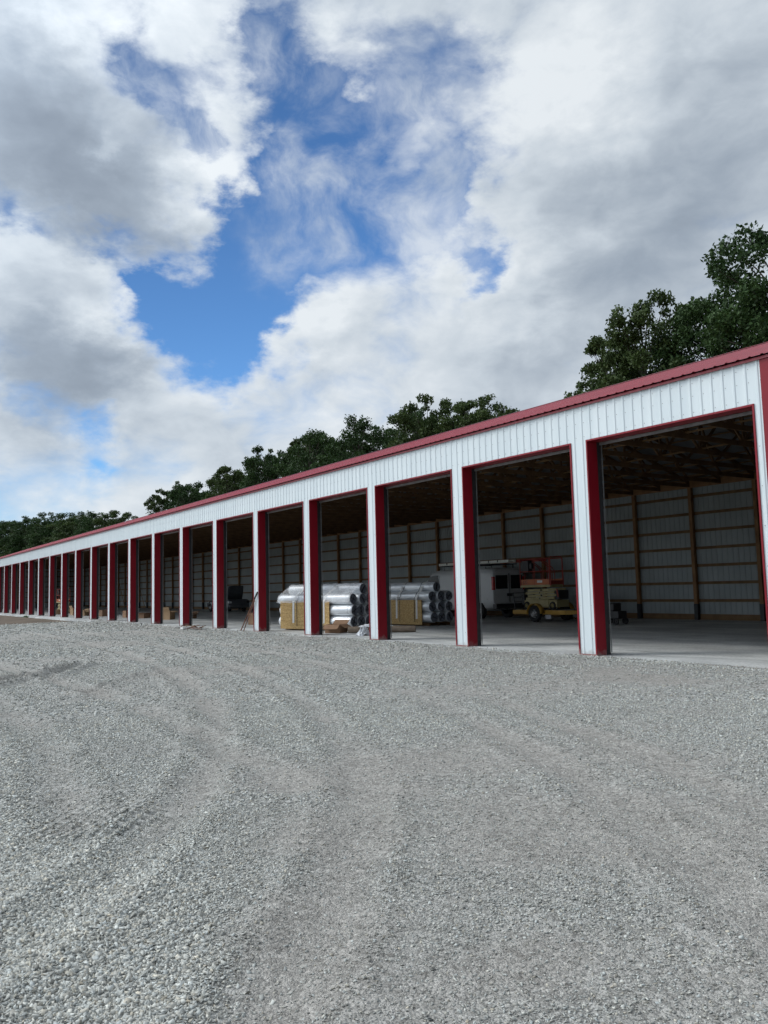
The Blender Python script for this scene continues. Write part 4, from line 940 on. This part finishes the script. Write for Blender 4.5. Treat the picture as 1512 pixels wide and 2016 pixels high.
GREY = [((-0.874, 0.167, 0.456), 0.078, 0.60), ((-0.857, 0.124, 0.500), 0.069, 0.37), ((-0.867, 0.244, 0.434), 0.050, 0.41), ((-0.868, 0.284, 0.408), 0.025, 0.12), ((-0.950, 0.190, 0.247), 0.053, 0.58), ((-0.942, 0.156, 0.297), 0.044, 0.23), ((-0.932, 0.235, 0.278), 0.037, 0.28), ((-0.491, 0.759, 0.427), 0.119, 0.19), ((-0.566, 0.717, 0.407), 0.069, 0.09), ((-0.425, 0.754, 0.502), 0.094, 0.12), ((-0.486, 0.680, 0.549), 0.075, 0.05), ((-0.750, 0.613, 0.247), 0.075, 0.14), ((-0.585, 0.743, 0.325), 0.087, 0.16), ((-0.676, 0.693, 0.252), 0.062, 0.09), ((-0.692, 0.393, 0.606), 0.050, 0.21), ((-0.717, 0.370, 0.590), 0.031, 0.09), ((-0.926, 0.316, 0.208), 0.056, 0.05), ((-0.972, 0.174, 0.156), 0.044, 0.07), ((-0.862, 0.464, 0.204), 0.062, 0.06), ((-0.686, 0.649, 0.328), 0.037, -0.25), ((-0.571, 0.635, 0.520), 0.050, -0.30), ((-0.696, 0.444, 0.565), 0.034, -0.30), ((-0.850, 0.218, 0.479), 0.016, -0.50), ((-0.814, 0.341, 0.471), 0.028, -0.20), ((-0.903, 0.249, 0.349), 0.031, -0.30), ((-0.912, 0.175, 0.371), 0.044, -0.25), ((-0.826, 0.468, 0.315), 0.034, -0.25), ((-0.739, 0.522, 0.425), 0.044, -0.20), ((-0.670, 0.630, 0.392), 0.037, -0.15), ((-0.768, 0.317, 0.556), 0.037, -0.15), ((-0.800, 0.194, 0.568), 0.044, -0.15), ((-0.863, 0.438, 0.251), 0.044, -0.15)]
VEIL = [((-0.790, 0.308, 0.530), 0.069, 0.75), ((-0.798, 0.256, 0.546), 0.037, 0.40), ((-0.734, 0.526, 0.430), 0.075, 0.90), ((-0.763, 0.449, 0.465), 0.044, 0.50), ((-0.663, 0.520, 0.538), 0.050, 0.60), ((-0.790, 0.343, 0.507), 0.037, 0.60), ((-0.726, 0.398, 0.560), 0.031, 0.40), ((-0.826, 0.408, 0.390), 0.025, 0.35), ((-0.685, 0.591, 0.426), 0.044, 0.50)]
gaps = blobs(GAPS); grey = blobs(GREY); veilb = blobs(VEIL)
fw_ = vec('ADD', lay, vec('SCALE', vec('SUBTRACT', nz(lay, 9.0, 2, .5, out=1), (.5, .5, .5)), s=.06))
f1 = nz(fw_, 6.5, 12, .56); f2 = nz(vec('ADD', fw_, (-.010, -.008, .016)), 6.5, 12, .56); f3 = nz(lay, 3.4, 5, .5); f4 = nz(vec('ADD', fw_, (-.022, -.018, .045)), 6.5, 5, .5)
dens = mth('ADD', mth('ADD', .80, gaps), mth('MULTIPLY', mth('SUBTRACT', f1, .5), 2.7))
alpha = mth('MULTIPLY', sstep(dens, -.18, 1.02), .985)
veil = mth('MULTIPLY', sstep(nz(vec('MULTIPLY', fw_, (1.0, 1.0, .55)), 10.0, 9, .60, .25), .34, .74), sstep(veilb, .05, .75))
alpha = mth('MAXIMUM', alpha, mth('MULTIPLY', veil, .8))
thick = sstep(dens, .4, 1.5)
rel = mth('ADD', mth('MULTIPLY', mth('SUBTRACT', f2, f1), .7), mth('MULTIPLY', mth('SUBTRACT', f4, f1), .75))
g = mth('ADD', mth('ADD', grey, mth('MULTIPLY', mth('SUBTRACT', f3, .5), .4)), mth('MULTIPLY', thick, .10))
shade = mth('SUBTRACT', 1.0, mth('EXPONENT', mth('MULTIPLY', mth('MAXIMUM', mth('ADD', mth('ADD', g, rel), .15), 0.0), -1.25)), clamp=True)
cl = node(nt, 'ShaderNodeValToRGB'); e = cl.color_ramp.elements
e[0].position = 0; e[0].color = (.80, .85, .89, 1); e[1].position = 1; e[1].color = (.12, .15, .20, 1); q = e.new(.33); q.color = (.585, .65, .715, 1); q = e.new(.62); q.color = (.34, .40, .475, 1)
L(shade, cl.inputs[0])
# added glow in the clouds around the unseen sun, brightens the floor inside
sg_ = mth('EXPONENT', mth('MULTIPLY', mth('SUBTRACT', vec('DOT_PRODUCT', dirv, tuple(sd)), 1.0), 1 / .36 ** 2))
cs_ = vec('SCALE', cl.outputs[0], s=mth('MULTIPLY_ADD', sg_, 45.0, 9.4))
skyc = nt.nodes.new('ShaderNodeMixRGB'); skyc.blend_type = 'MULTIPLY'; skyc.inputs[0].default_value = 1; L(sky.outputs[0], skyc.inputs[1]); skyc.inputs[2].default_value = (.66, 1.02, 1.36, 1)
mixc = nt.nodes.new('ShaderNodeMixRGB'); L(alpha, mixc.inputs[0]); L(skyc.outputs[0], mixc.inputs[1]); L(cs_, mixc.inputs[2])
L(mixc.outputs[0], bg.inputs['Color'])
w.cycles.sampling_method = 'MANUAL'; w.cycles.sample_map_resolution = 1024

sc.view_settings.view_transform = 'Standard'; sc.view_settings.look = 'None'; sc.view_settings.exposure = 0.06; sc.view_settings.gamma = 1
sc.cycles.max_bounces = 6; sc.cycles.diffuse_bounces = 4; sc.cycles.transparent_max_bounces = 16; sc.cycles.use_denoising = True
